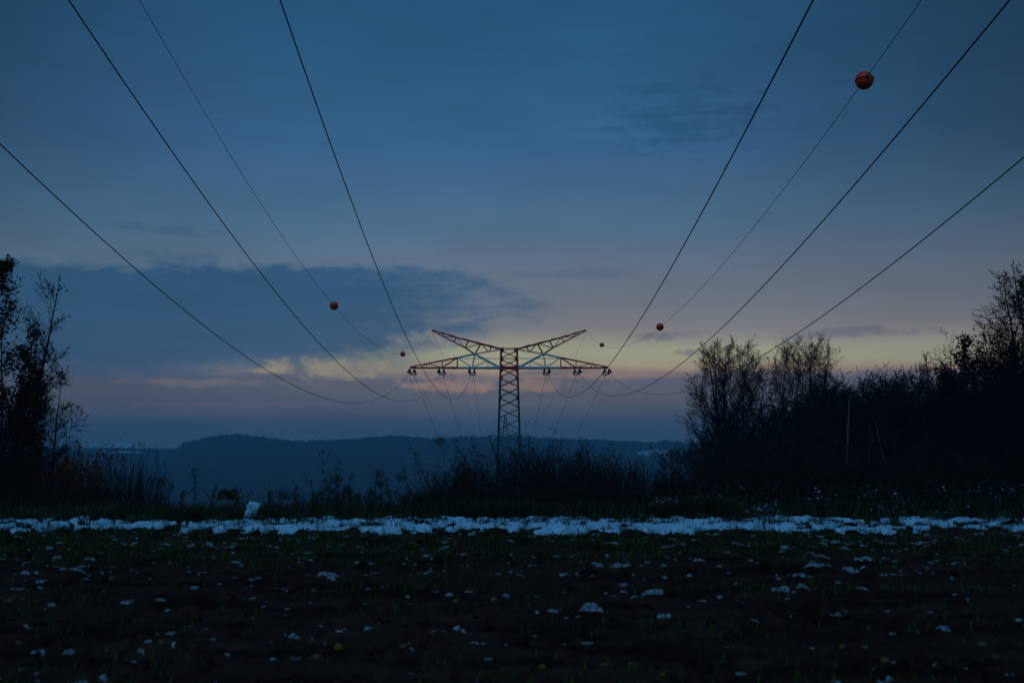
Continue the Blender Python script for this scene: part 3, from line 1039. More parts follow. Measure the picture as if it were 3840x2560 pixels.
def egg(cx, cz, rx, rz, fuzz=.12, base=None):
    """crown envelope: an egg round (cx, cz) relative to the foot"""
    def inside(p, R):
        k = 1 + R.gauss(0, fuzz)
        return ((p[0] - cx) / (rx * k)) ** 2 + (p[1] / (rx * 1.05 * k)) ** 2 + ((p[2] - cz) / (rz * k)) ** 2 < 1 or p[2] < cz - rz * .6
    return inside


def egg_px(foot_px, cpx, cpy, wpx, hpx, Y, fuzz=.12):
    b = base_at(foot_px, Y)
    c = at(cpx, cpy, Y)
    return egg(c.x - b.x, c.z - b.z, wpx / F_PX * Y, hpx / F_PX * Y, fuzz)


def leaves_of(g, count, size, matname, name, seed=1, rng=None, lo=0.0):
    R = np.random.default_rng(seed)
    tips = np.array(g.tips)
    if lo:
        tips = tips[tips[:, 2] > lo]
    pos = tips[R.integers(0, len(tips), count)] + R.normal(size=(count, 3)) * size * 1.1
    v, f = leaf_cards(pos, size, R)
    return ('foliage', mk_mesh(name + '_foliage', v, f, M[matname]))


# --- the big many-stemmed bare tree and its forked neighbour
H = height_to(2725, 1275, 85)
g = Grow(5, (13, 9, 8, 3), (.46, .46, .50), ((20, 48), (22, 50), (25, 55)), (.05, .10, .14, .16), (.03, .04, .05, .05), .013, .5, (.04, .10, .1, .1), 3, (12, 7, 4, 3), .35,
         env=egg_px(2732, 2735, 1530, 168, 258, 85, .07))
g.branch((0, 0, 0), (0, 0, 1), H * .36, .42, 3, .8)
g.tips.clear()
for i in range(15):
    a = i * 2.4 + .4
    lean = R_([20, 29, 11, 24, 14, 17, 27, 9, 31, 5, 22, 16, 26, 12, 19][i])
    g.branch((.25 * math.cos(a), .25 * math.sin(a), H * (.30 + .004 * i)), (math.cos(a) * math.sin(lean), math.sin(a) * math.sin(lean) * .8, math.cos(lean)), H * random.uniform(.60, .70), .19, 0, .10)
for i in range(9):
    a = i * 2.4
    lean = R_(44 + 5 * (i % 5))
    g.branch((0, 0, H * (.33 + .012 * i)), (math.cos(a) * math.sin(lean), math.sin(a) * math.sin(lean), math.cos(lean)), H * .36, .09, 0, .12)
plant('bare_tree', 'large bare many-stemmed tree with a wide round fan of twigs', 'tree', base_at(2732, 85), g.meshes('fan_tree'))

H = height_to(2990, 1275, 80)
g = Grow(21, (15, 10, 8, 3), (.46, .48, .50), ((18, 44), (22, 50), (25, 55)), (.06, .10, .14, .16), (.045, .05, .06, .05), .011, .52, (.20, .12, .1, .1), 3, (11, 7, 4, 3), .4,
         env=egg_px(2985, 3030, 1440, 150, 172, 80, .10))
g.branch((0, 0, 0), (0, 0, 1), H * .44, .30, 3, .8)
g.tips.clear()
zf = H * .40
for lx, ly, L in ((-.55, .1, .55), (-.16, -.1, .60), (.22, .1, .62), (.46, -.05, .60), (.70, .2, .56), (.05, .25, .56)):
    g.branch((0, 0, zf), norm((lx * .62, ly, 1)), H * L, .16, 0, .12)
plant('bare_tree', 'bare tree with a forked trunk spreading in a V beside the round fan tree', 'tree', base_at(2985, 80), g.meshes('forked_tree'))

# --- trees at the thicket's end of the picture
H = height_to(3540, 1240, 56)
g = Grow(33, (14, 8, 7), (.30, .46, .5), ((20, 45), (25, 50), (25, 55)), (.05, .10, .14), (.03, .06, .05), .009, .5, (.28, .12, .1), 3, (11, 7, 4, 3), .5,
         env=egg_px(3556, 3525, 1480, 80, 245, 56, .12))
for lx, ly, L in ((-.42, 0, .99), (-.16, .1, 1.0), (.04, -.1, 1.0), (.2, .1, .9), (-.28, .15, .85)):
    g.branch((0, 0, 0), norm((lx, ly, 2.6)), H * L, .12, 0, .10)
plant('bare_tree', 'slender bare tree with thin leaning stems before the pale band of sky', 'tree', base_at(3566, 56), g.meshes('leaning_tree'))

H = height_to(3625, 1262, 50)
g = Grow(41, (15, 8, 5), (.28, .45, .5), ((28, 60), (25, 55), (25, 60)), (.03, .10, .14), (.05, .03, .03), .009, .5, (.25, .12, .1), 3, (11, 7, 5, 4), .5,
         env=egg_px(3622, 3625, 1470, 80, 210, 50, .12))
g.branch((0, 0, 0), (0, 0, 1), H * .98, .15, 0, .1)
g.branch((0, 0, 0), norm((.12, .1, 1)), H * .88, .12, 0, .1)
g.branch((0, 0, 0), norm((-.10, .1, 1)), H * .86, .12, 0, .1)
plant('oak_tree', 'dark tree still holding its brown leaves between two bare trees', 'tree', base_at(3622, 50), g.meshes('thicket_oak') + [leaves_of(g, 6500, .16, 'deadleaf', 'thicket_oak', 2)])

H = height_to(3815, 985, 45)
g = Grow(57, (19, 11, 8, 2), (.32, .46, .50), ((30, 62), (28, 60), (30, 65)), (.05, .10, .15, .17), (.03, .0, -.05, -.05), .012, .45, (.26, .10, .1, .1), 3, (14, 7, 5, 3), .3,
         env=egg_px(3828, 3850, 1290, 165, 310, 45, .10))
for lx, ly, L in ((-.14, 0, .97), (.06, .1, 1.0), (-.02, -.2, .90), (.2, .0, .95)):
    g.branch((0, 0, 0), norm((lx, ly, 2.0)), H * L, .17, 0, .06)
plant('bare_tree', 'tallest bare tree with drooping twigs at the picture edge above the thicket', 'tree', base_at(3828, 45), g.meshes('drooping_tree'))

# --- three pale birch stems in the dark thicket
for px, y0, y1, Y, lab, r in ((3148, 1470, 1700, 46, 'pale slanting birch stem shining in front of the dark thicket', .055), (3222, 1590, 1720, 45, 'short pale birch stem deep in the thicket', .035),
                              (3328, 1570, 1700, 45, 'faint upright birch stem in the middle of the thicket', .032)):
    b = base_at(px + 25, Y)
    H = at(px, y0, Y).z - b.z
    g = Grow(int(px), (9, 5), (.22, .5), ((18, 40), (20, 50)), (.06, .1, .12), (.05, .05, .03), .006, .35, (.55, .2), 2, (10, 5, 4))
    g.branch((0, 0, 0), norm((-.09, 0, 1)), H, r, 0, .35)
    plant('birch_tree', lab, 'birch', b, g.meshes('birch_%d' % px, 'birch', 'twig', 0))

# --- trees at the farm's end of the picture
for i, (px, top, lab, sd) in enumerate(((18, 955, 'tall narrow oak with brown leaves at the edge of the picture, above the snow bank', 61), (66, 1090, 'lower brown-leaved oak standing between the tall oak and the thin bare tree', 62))):
    H = height_to(px, top, 38)
    g = Grow(sd, (24, 7, 4), (.16, .48, .5), ((22, 50), (25, 60), (25, 60)), (.025, .1, .14), (.04, .06, .03), .008, .42, (.12, .1, .1), 3, (14, 6, 4, 4), .5,
             env=egg_px(px, px + 10, top + 400, 85, 400, 38, .10))
    g.branch((0, 0, 0), (0.0, 0, 1), H * .99, .13, 0, .08)
    g.branch((0, 0, 0), norm((.09, .1, 1)), H * .80, .09, 0, .1)
    plant('oak_tree', lab, 'tree', base_at(px, 38 + i), g.meshes('oak_%d' % i) + [leaves_of(g, 9000 if i == 0 else 6000, .12, 'deadleaf', 'oak_%d' % i, 5 + i)])

H = height_to(150, 1010, 40)
g = Grow(71, (18, 9, 7), (.22, .5, .5), ((25, 55), (25, 55), (25, 60)), (.025, .10, .14), (.02, .07, .05), .008, .42, (.34, .15, .1), 3, (14, 6, 4, 3), .4,
         env=egg_px(86, 150, 1370, 95, 365, 40, .14))
g.branch((0, 0, 0), norm((.062, 0, 1)), H * .99, .12, 0, .08)
g.branch((.15, 0, 1.0), norm((.02, .1, 1)), H * .78, .07, 0, .12)
plant('bare_tree', 'tall thin bare tree beside the brown-leaved oak', 'tree', base_at(88, 40), g.meshes('thin_tree') + [leaves_of(g, 110, .12, 'deadleaf', 'thin_tree', 8)])

H = height_to(203, 1372, 36)
g = Grow(83, (20, 10, 8), (.26, .5, .55), ((35, 75), (28, 60), (30, 60)), (.012, .12, .16), (.0, .06, .05), .009, .42, (.28, .12, .1), 3, (13, 7, 4, 3), .2,
         env=egg_px(205, 195, 1590, 100, 240, 36, .2))
g.branch((0, 0, 0), (.0, 0, 1), H, .095, 0, .45)
plant('broken_tree', 'bare tree with a snapped-off top near the farm on the ridge', 'tree', base_at(205, 36), g.meshes('broken_tree') + [leaves_of(g, 90, .08, 'deadleaf', 'broken_tree', 9)])


# --- bushes: a few kinds, copied as individuals
def bush(seed, H, spread, stems, n, leaf=None, wood='twig', upright=.10, r=.022, leafsize=.09, nleaf=0, lo=0.0):
    g = Grow(seed, n, (.36, .45), ((14, 40), (20, 55)), (.06, .11, .15), (upright, .06, .04), .006, .5, (.15, .1), len(n), (8, 5, 4))
    R = random.Random(seed)
    for i in range(stems):
        a, q = R.uniform(0, 2 * math.pi), spread * math.sqrt(R.random())
        g.branch((.35 * q * H * math.cos(a), .35 * q * H * math.sin(a), 0), norm((math.cos(a) * q, math.sin(a) * q, 1)), H * R.uniform(.65, 1.02), r * R.uniform(.6, 1.1), 0, .12)
    parts = [('stem', g.meshes('bush_%d' % seed, wood, wood, 0)[0][1]), ('twigs', g.meshes('bush_%d' % seed, wood, wood, 0)[1][1])]
    if nleaf:
        parts.append(leaves_of(g, nleaf, leafsize, leaf, 'bush_%d' % seed, seed, lo=lo))
    return parts


def thicket_tree(seed):
    """a bare tree of 13 m with a fine rounded crown on several stems"""
    g = Grow(seed, (14, 9, 7), (.30, .46, .5), ((22, 52), (25, 52), (25, 55)), (.05, .10, .14), (.03, .05, .06), .015, .5, (.28, .1, .1), 3, (11, 7, 4, 3), .4, env=egg(0, 8.0, 3.3, 5.0, .10))
    R = random.Random(seed)
    for i in range(5):
        a = i * 2 * math.pi / 5 + R.random()
        g.branch((.2 * math.cos(a), .2 * math.sin(a), 0), norm((math.cos(a) * .17, math.sin(a) * .17, 1)), 13.2 * R.uniform(.85, 1), .13, 0, .1)
    return g.meshes('thicket_tree_%d' % seed)


KINDS = {
    'dark': bush(101, 6.0, .30, 26, (11, 5), 'deadleaf', 'twig', .05, .035, .085, 2200),
    'dark2': bush(102, 6.0, .38, 24, (11, 5), 'greenleaf', 'twig', .05, .035, .085, 2200),
    'tall': thicket_tree(103), 'tall2': thicket_tree(203),
    'whips': bush(104, 3.0, .45, 75, (8,), None, 'pinktwig', .08, .018),
    'whips2': bush(105, 3.0, .15, 12, (9, 3), None, 'pinktwig', .05, .015),
    'leafy': bush(106, 4.5, .17, 11, (9, 4), 'greenleaf', 'twig', .05, .022, .090, 2300, 2.0),
    'leafy2': bush(107, 4.5, .20, 11, (9, 4), 'greenleaf', 'twig', .05, .022, .090, 2100, 1.8),
    'under': bush(108, 2.2, .75, 34, (8, 3), 'yellowleaf', 'twig', .05, .012, .06, 700),
    'under2': bush(109, 2.2, .75, 34, (8, 3), 'greenleaf', 'twig', .05, .012, .06, 1500),
    'orange': bush(110, 3.0, .40, 16, (8, 4), 'orangeleaf', 'twig', .04, .020, .10, 1100, 1.4),
    'red': bush(111, 3.0, .45, 18, (8, 4), 'redleaf', 'twig', .04, .020, .085, 2200),
}
HT = dict(dark=6., dark2=6., tall=13., tall2=13., whips=3., whips2=3., leafy=4.5, leafy2=4.5, under=2.2, under2=2.2, orange=3., red=3.)
FIRST = {}


def place(kind, px, top, Y, label, cat, group=None, wide=1.0, name='bush'):
    b = base_at(px, Y)
    s = (at(px, top, Y).z - b.z) / HT[kind]
    sc = (s * wide, s * wide, s)
    rz = random.uniform(0, 6.28)
    if kind not in FIRST:
        o = plant(name, label, cat, b, KINDS[kind], rz, 1.0, group)
        o.scale = sc
        FIRST[kind] = o
    else:
        o = copy_tree(FIRST[kind], b, rz, sc, label, group)
        o.name = name
        o['category'] = cat
        if not group and 'group' in o:
            del o['group']
    return o


# the dark thicket of bare trees
TL, TG = 'bare twiggy tree in the dark thicket beyond the bramble bank', 'bare trees of the dark thicket'
for px, top, Y in ((3010, 1470, 72), (3080, 1440, 70), (3150, 1410, 72), (3205, 1385, 74), (3270, 1420, 70), (3330, 1395, 72), (3350, 1360, 74), (3400, 1415, 68), (3440, 1375, 72),
                   (3490, 1440, 66), (2900, 1500, 74), (3560, 1450, 62), (3640, 1430, 60), (3720, 1420, 58), (3800, 1400, 56), (3900, 1380, 54), (3120, 1480, 62), (3300, 1465, 60), (3450, 1470, 58), (3060, 1500, 63), (3180, 1465, 62), (3240, 1450, 63), (3360, 1455, 61), (3400, 1465, 60), (3520, 1480, 57), (3590, 1490, 55), (3680, 1480, 54), (3760, 1470, 52), (2960, 1560, 66), (2880, 1600, 64), (2810, 1650, 60), (3665, 1340, 53), (3735, 1300, 51), (3790, 1240, 49), (3850, 1180, 47)):
    place('tall' if px % 20 else 'tall2', px, top, Y, TL, 'tree', TG, 1.15, 'bare_tree')
BL, BG = 'dense dark bush in the thicket behind the snow-flecked brambles', 'dark bushes of the thicket'
i = 0
for Y, y0, px0, px1, st in ((58, 1560, 2790, 3980, 105), (48, 1610, 2720, 3980, 110), (40, 1660, 2670, 3980, 105), (33, 1720, 2640, 3980, 100), (27, 1800, 2560, 3960, 110)):
    px = px0
    while px < px1:
        drop = max(0, (2900 - px) * .45) if Y > 30 else 0
        place('dark' if i % 2 else 'dark2', px, y0 + drop * .7 + random.uniform(-28, 28), Y, BL, 'bush', BG, 1.25 if Y > 30 else 1.5)
        px += st * random.uniform(.8, 1.2)
        i += 1
place('dark2', 2615, 1745, 44, 'low dark bush at the foot of the round fan tree', 'bush', None, 1.2)
place('dark', 2690, 1680, 52, 'dark bush directly under the round fan tree', 'bush', None, 1.1)
place('red', 2572, 1714, 42, 'dark red-leaved bush standing in front of the far village', 'bush', None, .8)

# saplings and leafy shrubs in the gap
for px, top, Y, lab, kd, wd in ((1760, 1690, 40, 'leafy shrub standing just beside the pylon foot, farm side', 'leafy', .85), (1912, 1650, 41, 'tallest leafy shrub growing in front of the pylon shaft', 'leafy2', .6),
                                (1995, 1700, 42, 'thin leafy shrub at the tree side of the pylon foot', 'leafy', .55), (2135, 1672, 40, 'leafy shrub with an open pointed top in the gap', 'leafy2', .75),
                                (2190, 1690, 43, 'small leafy shrub touching the open pointed one', 'leafy', .6), (2305, 1705, 40, 'round-topped leafy shrub in the gap below the village', 'leafy', .85),
                                (2400, 1745, 38, 'short leafy shrub below the snow fields of the village', 'leafy2', .7), (2470, 1800, 36, 'lowest leafy shrub before the red-leaved bush', 'leafy', .9),
                                (1690, 1790, 38, 'low leafy shrub at the start of the sapling row', 'leafy2', .9),
                                (1840, 1795, 35, 'leafy shrub filling the space before the pylon legs', 'leafy', .9), (2060, 1745, 38, 'middling leafy shrub half way to the open pointed one', 'leafy2', .9), (2235, 1745, 37, 'dense leafy shrub before the round-topped one', 'leafy', .95),
                                (1720, 1735, 42, 'second leafy shrub from the start of the sapling row', 'leafy', .8), (2540, 1790, 37, 'leafy shrub at the foot of the red-leaved bush', 'leafy2', 1.0)):
    place(kd, px, top, Y, lab, 'shrub', 'leafy shrubs in the gap', wd, 'leafy_shrub')
for k in range(42):
    px = 1560 + k * 25.5 + random.uniform(-12, 12)
    Y = random.uniform(31, 46)
    top = float(np.interp(px, [1560, 1700, 1850, 2000, 2200, 2450, 2640], [1830, 1770, 1730, 1715, 1740, 1770, 1800])) + random.uniform(-22, 45)
    place('whips2', px, top, Y, 'thin leafless sapling in the row of upright whips below the pylon', 'sapling', 'saplings below the pylon', random.uniform(.8, 1.5), 'sapling')

SC = 'dark rounded scrub bush under the saplings, behind the snow bank'
for k, (px, top, Y) in enumerate(((1560, 1850, 30), (1630, 1830, 32), (1700, 1820, 33), (1775, 1815, 32), (1850, 1830, 33), (1930, 1825, 31), (2010, 1820, 33), (2090, 1810, 32), (2165, 1815, 33), (2240, 1810, 31),
                                  (2320, 1805, 33), (2390, 1815, 31), (2460, 1805, 33), (2530, 1800, 32), (2610, 1790, 31))):
    place('dark2' if k % 3 else 'dark', px, top + random.uniform(-14, 14), Y, SC, 'bush', 'scrub bushes under the saplings', 1.5)

# bushes at the farm end
place('orange', 335, 1690, 33, 'bush with rust orange leaves near the broken tree', 'bush', None, .9)
place('orange', 275, 1745, 31, 'low rust orange bush under the broken tree', 'bush', None, .9)
place('whips', 490, 1695, 31, 'leafless bush of upright reddish whips below the ridge farm', 'bush', None, .85)
place('whips', 560, 1770, 29, 'lower bush of reddish whips at the open side', 'bush', None, .8)
place('dark', 270, 1680, 40, 'twiggy bush behind the rust orange leaves', 'bush', None, .6)
LG = 'dark undergrowth bushes under the oaks'
for k, (px, top, Y) in enumerate(((-120, 1640, 36), (-30, 1650, 34), (60, 1660, 35), (140, 1650, 34), (215, 1690, 33), (-60, 1740, 29), (40, 1750, 29), (130, 1760, 28), (230, 1770, 28), (320, 1760, 28), (410, 1780, 27), (485, 1840, 26), (370, 1790, 30), (560, 1880, 26), (-110, 1560, 37), (20, 1600, 36))):
    place('dark2' if k % 2 else 'dark', px, top, Y, 'dense dark bush in the undergrowth beneath the brown-leaved oaks', 'bush', LG, 1.3)
for k in range(13):
    px = -40 + k * 52 + random.uniform(-15, 15)
    place('under', px, 1830 + random.uniform(-20, 30) + max(0, px - 350) * .2, random.uniform(22, 25), 'low bush with a few yellow-green leaves behind the snow bank below the oaks', 'bush', 'low yellow-green bushes', 1.0, 'low_bush')
for k in range(24):
    px = 640 + k * 75 + random.uniform(-25, 25)
    top = float(np.interp(px, [600, 800, 1150, 1250, 1500, 1650, 2000, 2500], [1880, 1890, 1880, 1850, 1850, 1830, 1820, 1830])) + random.uniform(-12, 25)
    place('under2', px, top, random.uniform(22, 26), 'low dark bush with small leaves on the slope edge behind the snow bank', 'bush', 'low dark bushes on the slope edge', 1.0, 'low_bush')

# bare trees half-way down the valley
g = Grow(131, (9, 8, 6), (.42, .46, .5), ((22, 55), (25, 55), (25, 60)), (.05, .1, .14), (.05, .05, .03), .02, .55, (.25, .12, .1), 3, (10, 7, 5, 4))
g.branch((0, 0, 0), (0, 0, 1), 11, .28, 0, .15)
g.branch((0, 0, 1), (.2, .1, 1), 9, .2, 0, .15)
far_tree = None
for px, top, Y in ((1120, 1860, 150), (1180, 1815, 160), (1250, 1822, 150), (1320, 1800, 170), (1390, 1850, 150), (940, 1860, 150), (870, 1890, 140), (1060, 1870, 130), (1460, 1850, 160), (630, 1830, 150), (1620, 1800, 170)):
    x = at(px, 1620, Y).x
    z0 = tz(x, Y)
    s = max(.35, (at(px, top, Y).z - z0) / 11.5)
    lab = 'small bare tree down the slope behind the roadside weeds'
    if far_tree is None:
        far_tree = plant('bare_tree', lab, 'tree', (x, Y, z0), g.meshes('valley_tree'), 0, s, 'bare trees down the slope')
    else:
        copy_tree(far_tree, (x, Y, z0), random.uniform(0, 6), (s * 1.2, s * 1.2, s))
for px, top, lab in ((702, 1648, 'lone round tree standing at the end of the ridge wood'), (522, 1652, 'dark tree next to the ridge farm barn'), (540, 1650, 'bare tree behind the ridge farm barn'), (488, 1655, 'bare crown rising just above the barn roof'),
                     (330, 1668, 'tree at the low end of the ridge farm')):
    p = on_ground(px, 1690)
    s = (at(px, top, p.y).z - p.z) / 11.5
    copy_tree(far_tree, p, random.uniform(0, 6), (s * 1.5, s * 1.5, s), lab, 'single trees on the ridge')


# ------------------------------------------------------------------ field margin: snow bank, grass, brambles, weeds
def blades(n, xy, h, w, bend, rng, zfun, lift=0.0):
    x, y = xy
    z = zfun(x, y) + lift
    hh = h * rng.uniform(.5, 1.2, n)
    a = rng.uniform(0, 2 * math.pi, n)
    b = bend * hh * rng.uniform(.2, 1.2, n)
    dx_, dy_ = np.cos(a), np.sin(a)
    p = np.stack([x, y, z], 1)
    side = np.stack([-dy_, dx_, np.zeros(n)], 1) * (w * rng.uniform(.6, 1.2, n))[:, None] / 2
    m1 = p + np.stack([dx_ * b * .3, dy_ * b * .3, hh * .55], 1)
    m2 = p + np.stack([dx_ * b * .75, dy_ * b * .75, hh * .9], 1)
    t = p + np.stack([dx_ * b * 1.25, dy_ * b * 1.25, hh * np.where(bend > .8, .85, 1.0)], 1)
    V = np.stack([p - side, p + side, m1 - side * .9, m1 + side * .9, m2 - side * .6, m2 + side * .6, t], 1).reshape(-1, 3)
    i = np.arange(n)[:, None] * 7
    return V, [np.concatenate([i + [0, 1, 3, 2], i + [2, 3, 5, 4]]), i + [4, 5, 6]]


def gz(x, y):
    return np.where(y < 18.6, np.maximum(field_z(x, y), T(x, y) - .02), T(x, y))


# snow bank along the edge of the field
bx_, by_ = np.arange(-14, 14, .033), np.arange(15.5, 19.4, .033)
X, Y = np.meshgrid(bx_, by_)
edge_lo = 16.3 + .35 * perlin(X / 1.3, 0 * X + 3.3) + .30 * perlin(X / .30, 0 * X + 8.1) - .012 * X
edge_hi = 17.75 + .40 * perlin(X / 1.7, 0 * X + 13.3) + .2 * perlin(X / .4, 0 * X + 1.7)
ins = np.minimum((Y - edge_lo) / .22, (edge_hi - Y) / .40)
dome = np.full_like(X, -.2)
RS = np.random.default_rng(29)
for k in range(2600):
    cx, cy = RS.uniform(-14, 14), RS.uniform(16.0, 18.6)
    big = RS.random() < .18
    cr, ch = (RS.uniform(.20, .45), RS.uniform(.07, .13)) if big else (RS.uniform(.06, .18), RS.uniform(.035, .09))
    if RS.random() > np.interp(cx, [-14, -6, -2, 4, 6, 14], [.7, .7, .8, .9, .65, .5]):
        continue
    i0, i1 = max(int((cx - cr * 1.6 + 14) / .033), 0), int((cx + cr * 1.6 + 14) / .033) + 2
    j0, j1 = max(int((cy - cr - 15.5) / .033), 0), int((cy + cr - 15.5) / .033) + 2
    xx, yy = X[j0:j1, i0:i1], Y[j0:j1, i0:i1]
    d2 = ((xx - cx) / (cr * 1.5)) ** 2 + ((yy - cy) / cr) ** 2
    dome[j0:j1, i0:i1] = np.maximum(dome[j0:j1, i0:i1], ch * np.sqrt(np.clip(1.0 - d2, 0, 1)) - .2 * (d2 > 1))
rough = .026 * fbm(X / .22, Y / .20, 3) + .012 * fbm(X / .07, Y / .07, 2)
gaps = perlin(X / .42 + 40, Y / .80 + 3) + .5 * perlin(X / .17, Y / .4 + 9)
lim = np.interp(X, [-14, -7, -3, -1, 4, 5.5, 8, 14], [.08, .10, .20, .38, .40, .12, -.02, -.06])
hgt = np.where((dome > 0) & (gaps < lim), dome + rough + .05 * np.clip((Y - edge_lo) / 2.2, 0, 1), -.12)
hgt = np.where(ins > 0, hgt, np.where(ins > -.5, hgt - .08, -.2))
Zs = T(X, Y) - .01 + hgt
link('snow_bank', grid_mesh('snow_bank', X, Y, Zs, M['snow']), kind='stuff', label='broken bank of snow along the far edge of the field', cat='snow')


def bank_z(x, y):
    i = np.clip(((np.asarray(x) + 14) / .033).astype(int), 0, X.shape[1] - 1)
    j = np.clip(((np.asarray(y) - 15.5) / .033).astype(int), 0, X.shape[0] - 1)
    return np.maximum(Zs[j, i], T(x, y))


# margin grass: low frosted grass on and behind the snow, taller straw behind
R2 = np.random.default_rng(77)
n = 26000
x, y = R2.uniform(-14, 14, n), R2.normal(17.5, .9, n)
keep = (perlin(x / .35, y / .5) > .22) 
x, y = x[keep], y[keep]
v, f = blades(len(x), (x, y), .12, .013, 1.7, R2, lambda a, b: np.where((b > 15.6) & (b < 19.3), bank_z(a, b), T(a, b)))
link('grass', mk_mesh('frosted_grass', v, f, M['greengrass']), kind='stuff', label='frosted green grass poking through the snow bank', cat='grass')
tx, ty = R2.uniform(-13, 13, 520), R2.uniform(16.1, 18.2, 520)
keep = R2.random(520) < np.interp(tx, [-13, -6, -2, 4, 6, 13], [.9, .85, .5, .5, .9, 1.0])
tx, ty = tx[keep], ty[keep]
nb = 42
tr = R2.uniform(.03, .13, len(tx))
x = (tx[:, None] + R2.normal(0, 1, (len(tx), nb)) * tr[:, None] * 1.6).ravel()
y = (ty[:, None] + R2.normal(0, 1, (len(tx), nb)) * tr[:, None] * .6).ravel()
v, f = blades(len(x), (x, y), .070, .013, 1.9, R2, bank_z)
link('grass', mk_mesh('dark_tufts', v, f, M['darkgrass']), kind='stuff', label='dark tussocks of grass breaking through the snow bank', cat='grass')
n = 30000
x, y = R2.uniform(-17, 17, n), 18.0 + R2.gamma(1.6, 1.7, n)
v, f = blades(n, (x, y), .32, .012, .7, R2, T)
link('grass', mk_mesh('dry_grass', v, f, M['straw']), kind='stuff', label='dull dry grass on the slope edge behind the snow', cat='grass')

# young cereal in strips across the field, with fallen straw
n = 70000
x, y = R2.uniform(-11, 11, n), R2.uniform(6.2, 16.4, n)
dens = np.interp(y, [6.2, 8, 9.2, 10, 11, 12.2, 12.9, 13.6, 16.4], [.03, .08, .18, .22, .08, .06, .85, 1.0, .9]) + .5 * perlin(x / 2.2, y / .9)
dens = dens + np.where(x > 2, -.25, .1) * (y > 12)
keep = R2.random(n) < dens
x, y = x[keep], y[keep]
v, f = blades(len(x), (x, y), .058, .010, .7, R2, field_z)
link('young_cereal', mk_mesh('young_cereal', v, f, M['cereal']), kind='stuff', label='young green cereal shoots in strips across the field', cat='grass')
st = []
for k in range(420):
    x0, y0 = random.uniform(-9, 9), random.uniform(6.3, 16)
    a, L = random.gauss(0, .5), random.uniform(.08, .38)
    q = []
    for t in (0, .33, .66, 1):
        xx, yy = x0 + math.cos(a) * L * t, y0 + math.sin(a) * L * t + .03 * math.sin(t * 3)
        q.append((xx, yy, float(field_z(np.array(xx), np.array(yy))) + .012 + .03 * math.sin(t * 3)))
    st.append((q, [.0035] * 4))
v, f = tubes(st, 4)
link('straw', mk_mesh('straw', v, f, M['straw']), kind='stuff', label='broken straw stalks lying on the soil', cat='straw')


# crumbs and patches of melting snow over the clods
def lumps(specs, rng):
    V, F, off = [], [], 0
    nr, ns = 3, 9
    for x, y, w, d, h in specs:
        z = float(field_z(np.array(x), np.array(y)))
        ph = rng.uniform(0, 6.28, 3)
        ring = [np.array([[x, y, z + h]])]
        for j in range(1, nr + 1):
            t = j / nr
            th = np.arange(ns) * 2 * math.pi / ns
            rr = t * (1 + .30 * np.sin(2 * th + ph[0]) + .26 * np.sin(3 * th + ph[1]) + .16 * np.sin(5 * th + ph[2])) + rng.normal(0, .09, ns)
            ring.append(np.stack([x + w / 2 * rr * np.cos(th), y + d / 2 * rr * np.sin(th), z + h * (1 - t ** 2.2) + rng.normal(0, h * .22, ns) - (t == 1) * .03], 1))
        V += ring
        i0 = off + 1
        F.append(np.array([(off, i0 + i, i0 + (i + 1) % ns, i0 + (i + 1) % ns) for i in range(ns)]))
        for j in range(nr - 1):
            a = i0 + j * ns
            F.append(np.array([(a + i, a + ns + i, a + ns + (i + 1) % ns, a + (i + 1) % ns) for i in range(ns)]))
        off += 1 + nr * ns
    F = np.concatenate(F)
    tri = F[:, 2] == F[:, 3]
    return np.concatenate(V), [F[tri][:, :3], F[~tri]]


sp = []
for k in range(820):
    Yc = random.choices((random.uniform(14.0, 16.2), random.uniform(11, 14), random.uniform(6.3, 11)), (6, 5, 3.6))[0]
    Xc = random.uniform(-.56, .56) * Yc
    c = random.randint(1, 5) if Yc > 9 else random.randint(1, 2)
    for j in range(c):
        w = min(.10, math.exp(random.gauss(-3.6, .6))) * (1 if Yc > 10 else .8)
        sp.append((Xc + random.gauss(0, .20), Yc + random.gauss(0, .07), w * random.uniform(1, 3.0), w * .8, w * random.uniform(.12, .34)))
for px, py, wpx in ((180, 2410, 60), (1115, 2427, 70), (560, 2390, 50), (1110, 2548, 60), (1290, 2545, 50), (3312, 2354, 26), (3100, 2300, 44), (2690, 2225, 60), (620, 2240, 60), (240, 2230, 55), (2470, 2290, 60), (2210, 2292, 80),
                    (1720, 2352, 50), (330, 2540, 80), (425, 2522, 30), (800, 2535, 85), (490, 2525, 30), (2620, 2535, 40), (3260, 2525, 90), (2985, 2192, 44), (3270, 2158, 30), (3160, 2130, 70), (3395, 2190, 40),
                    (2070, 2135, 30), (2310, 2105, 60), (2700, 2072, 40), (3060, 2085, 70), (1340, 2065, 60), (1355, 2103, 36), (905, 2165, 70), (950, 2220, 60), (500, 2245, 60)):
    Yc = EYE * F_PX / (py - 1620)
    w = wpx * Yc / F_PX
    sp.append(((px - 1920) / F_PX * Yc, Yc, w * .75, w * .5, w * .18))
    sp.append(((px - 1920) / F_PX * Yc + w * .4, Yc - w * .1, w * .4, w * .4, w * .16))
v, f = lumps(sp, np.random.default_rng(5))
link('snow_patches', mk_mesh('snow_patches', v, f, M['snowdirt'], True), kind='stuff', label='scattered crumbs of melting snow on the ploughed soil', cat='snow')

# clods standing on the soil
sp = []
for k in range(1500):
    Yc = random.uniform(6.2, 15.8)
    w = min(.16, math.exp(random.gauss(-2.9, .45)))
    sp.append((random.uniform(-.57, .57) * Yc, Yc, w * random.uniform(1, 1.7), w, w * random.uniform(.35, .7)))
v, f = lumps(sp, np.random.default_rng(6))
link('clods', mk_mesh('clods', v, f, M['soil']), kind='stuff', label='loose dark clods of soil on the field', cat='soil')

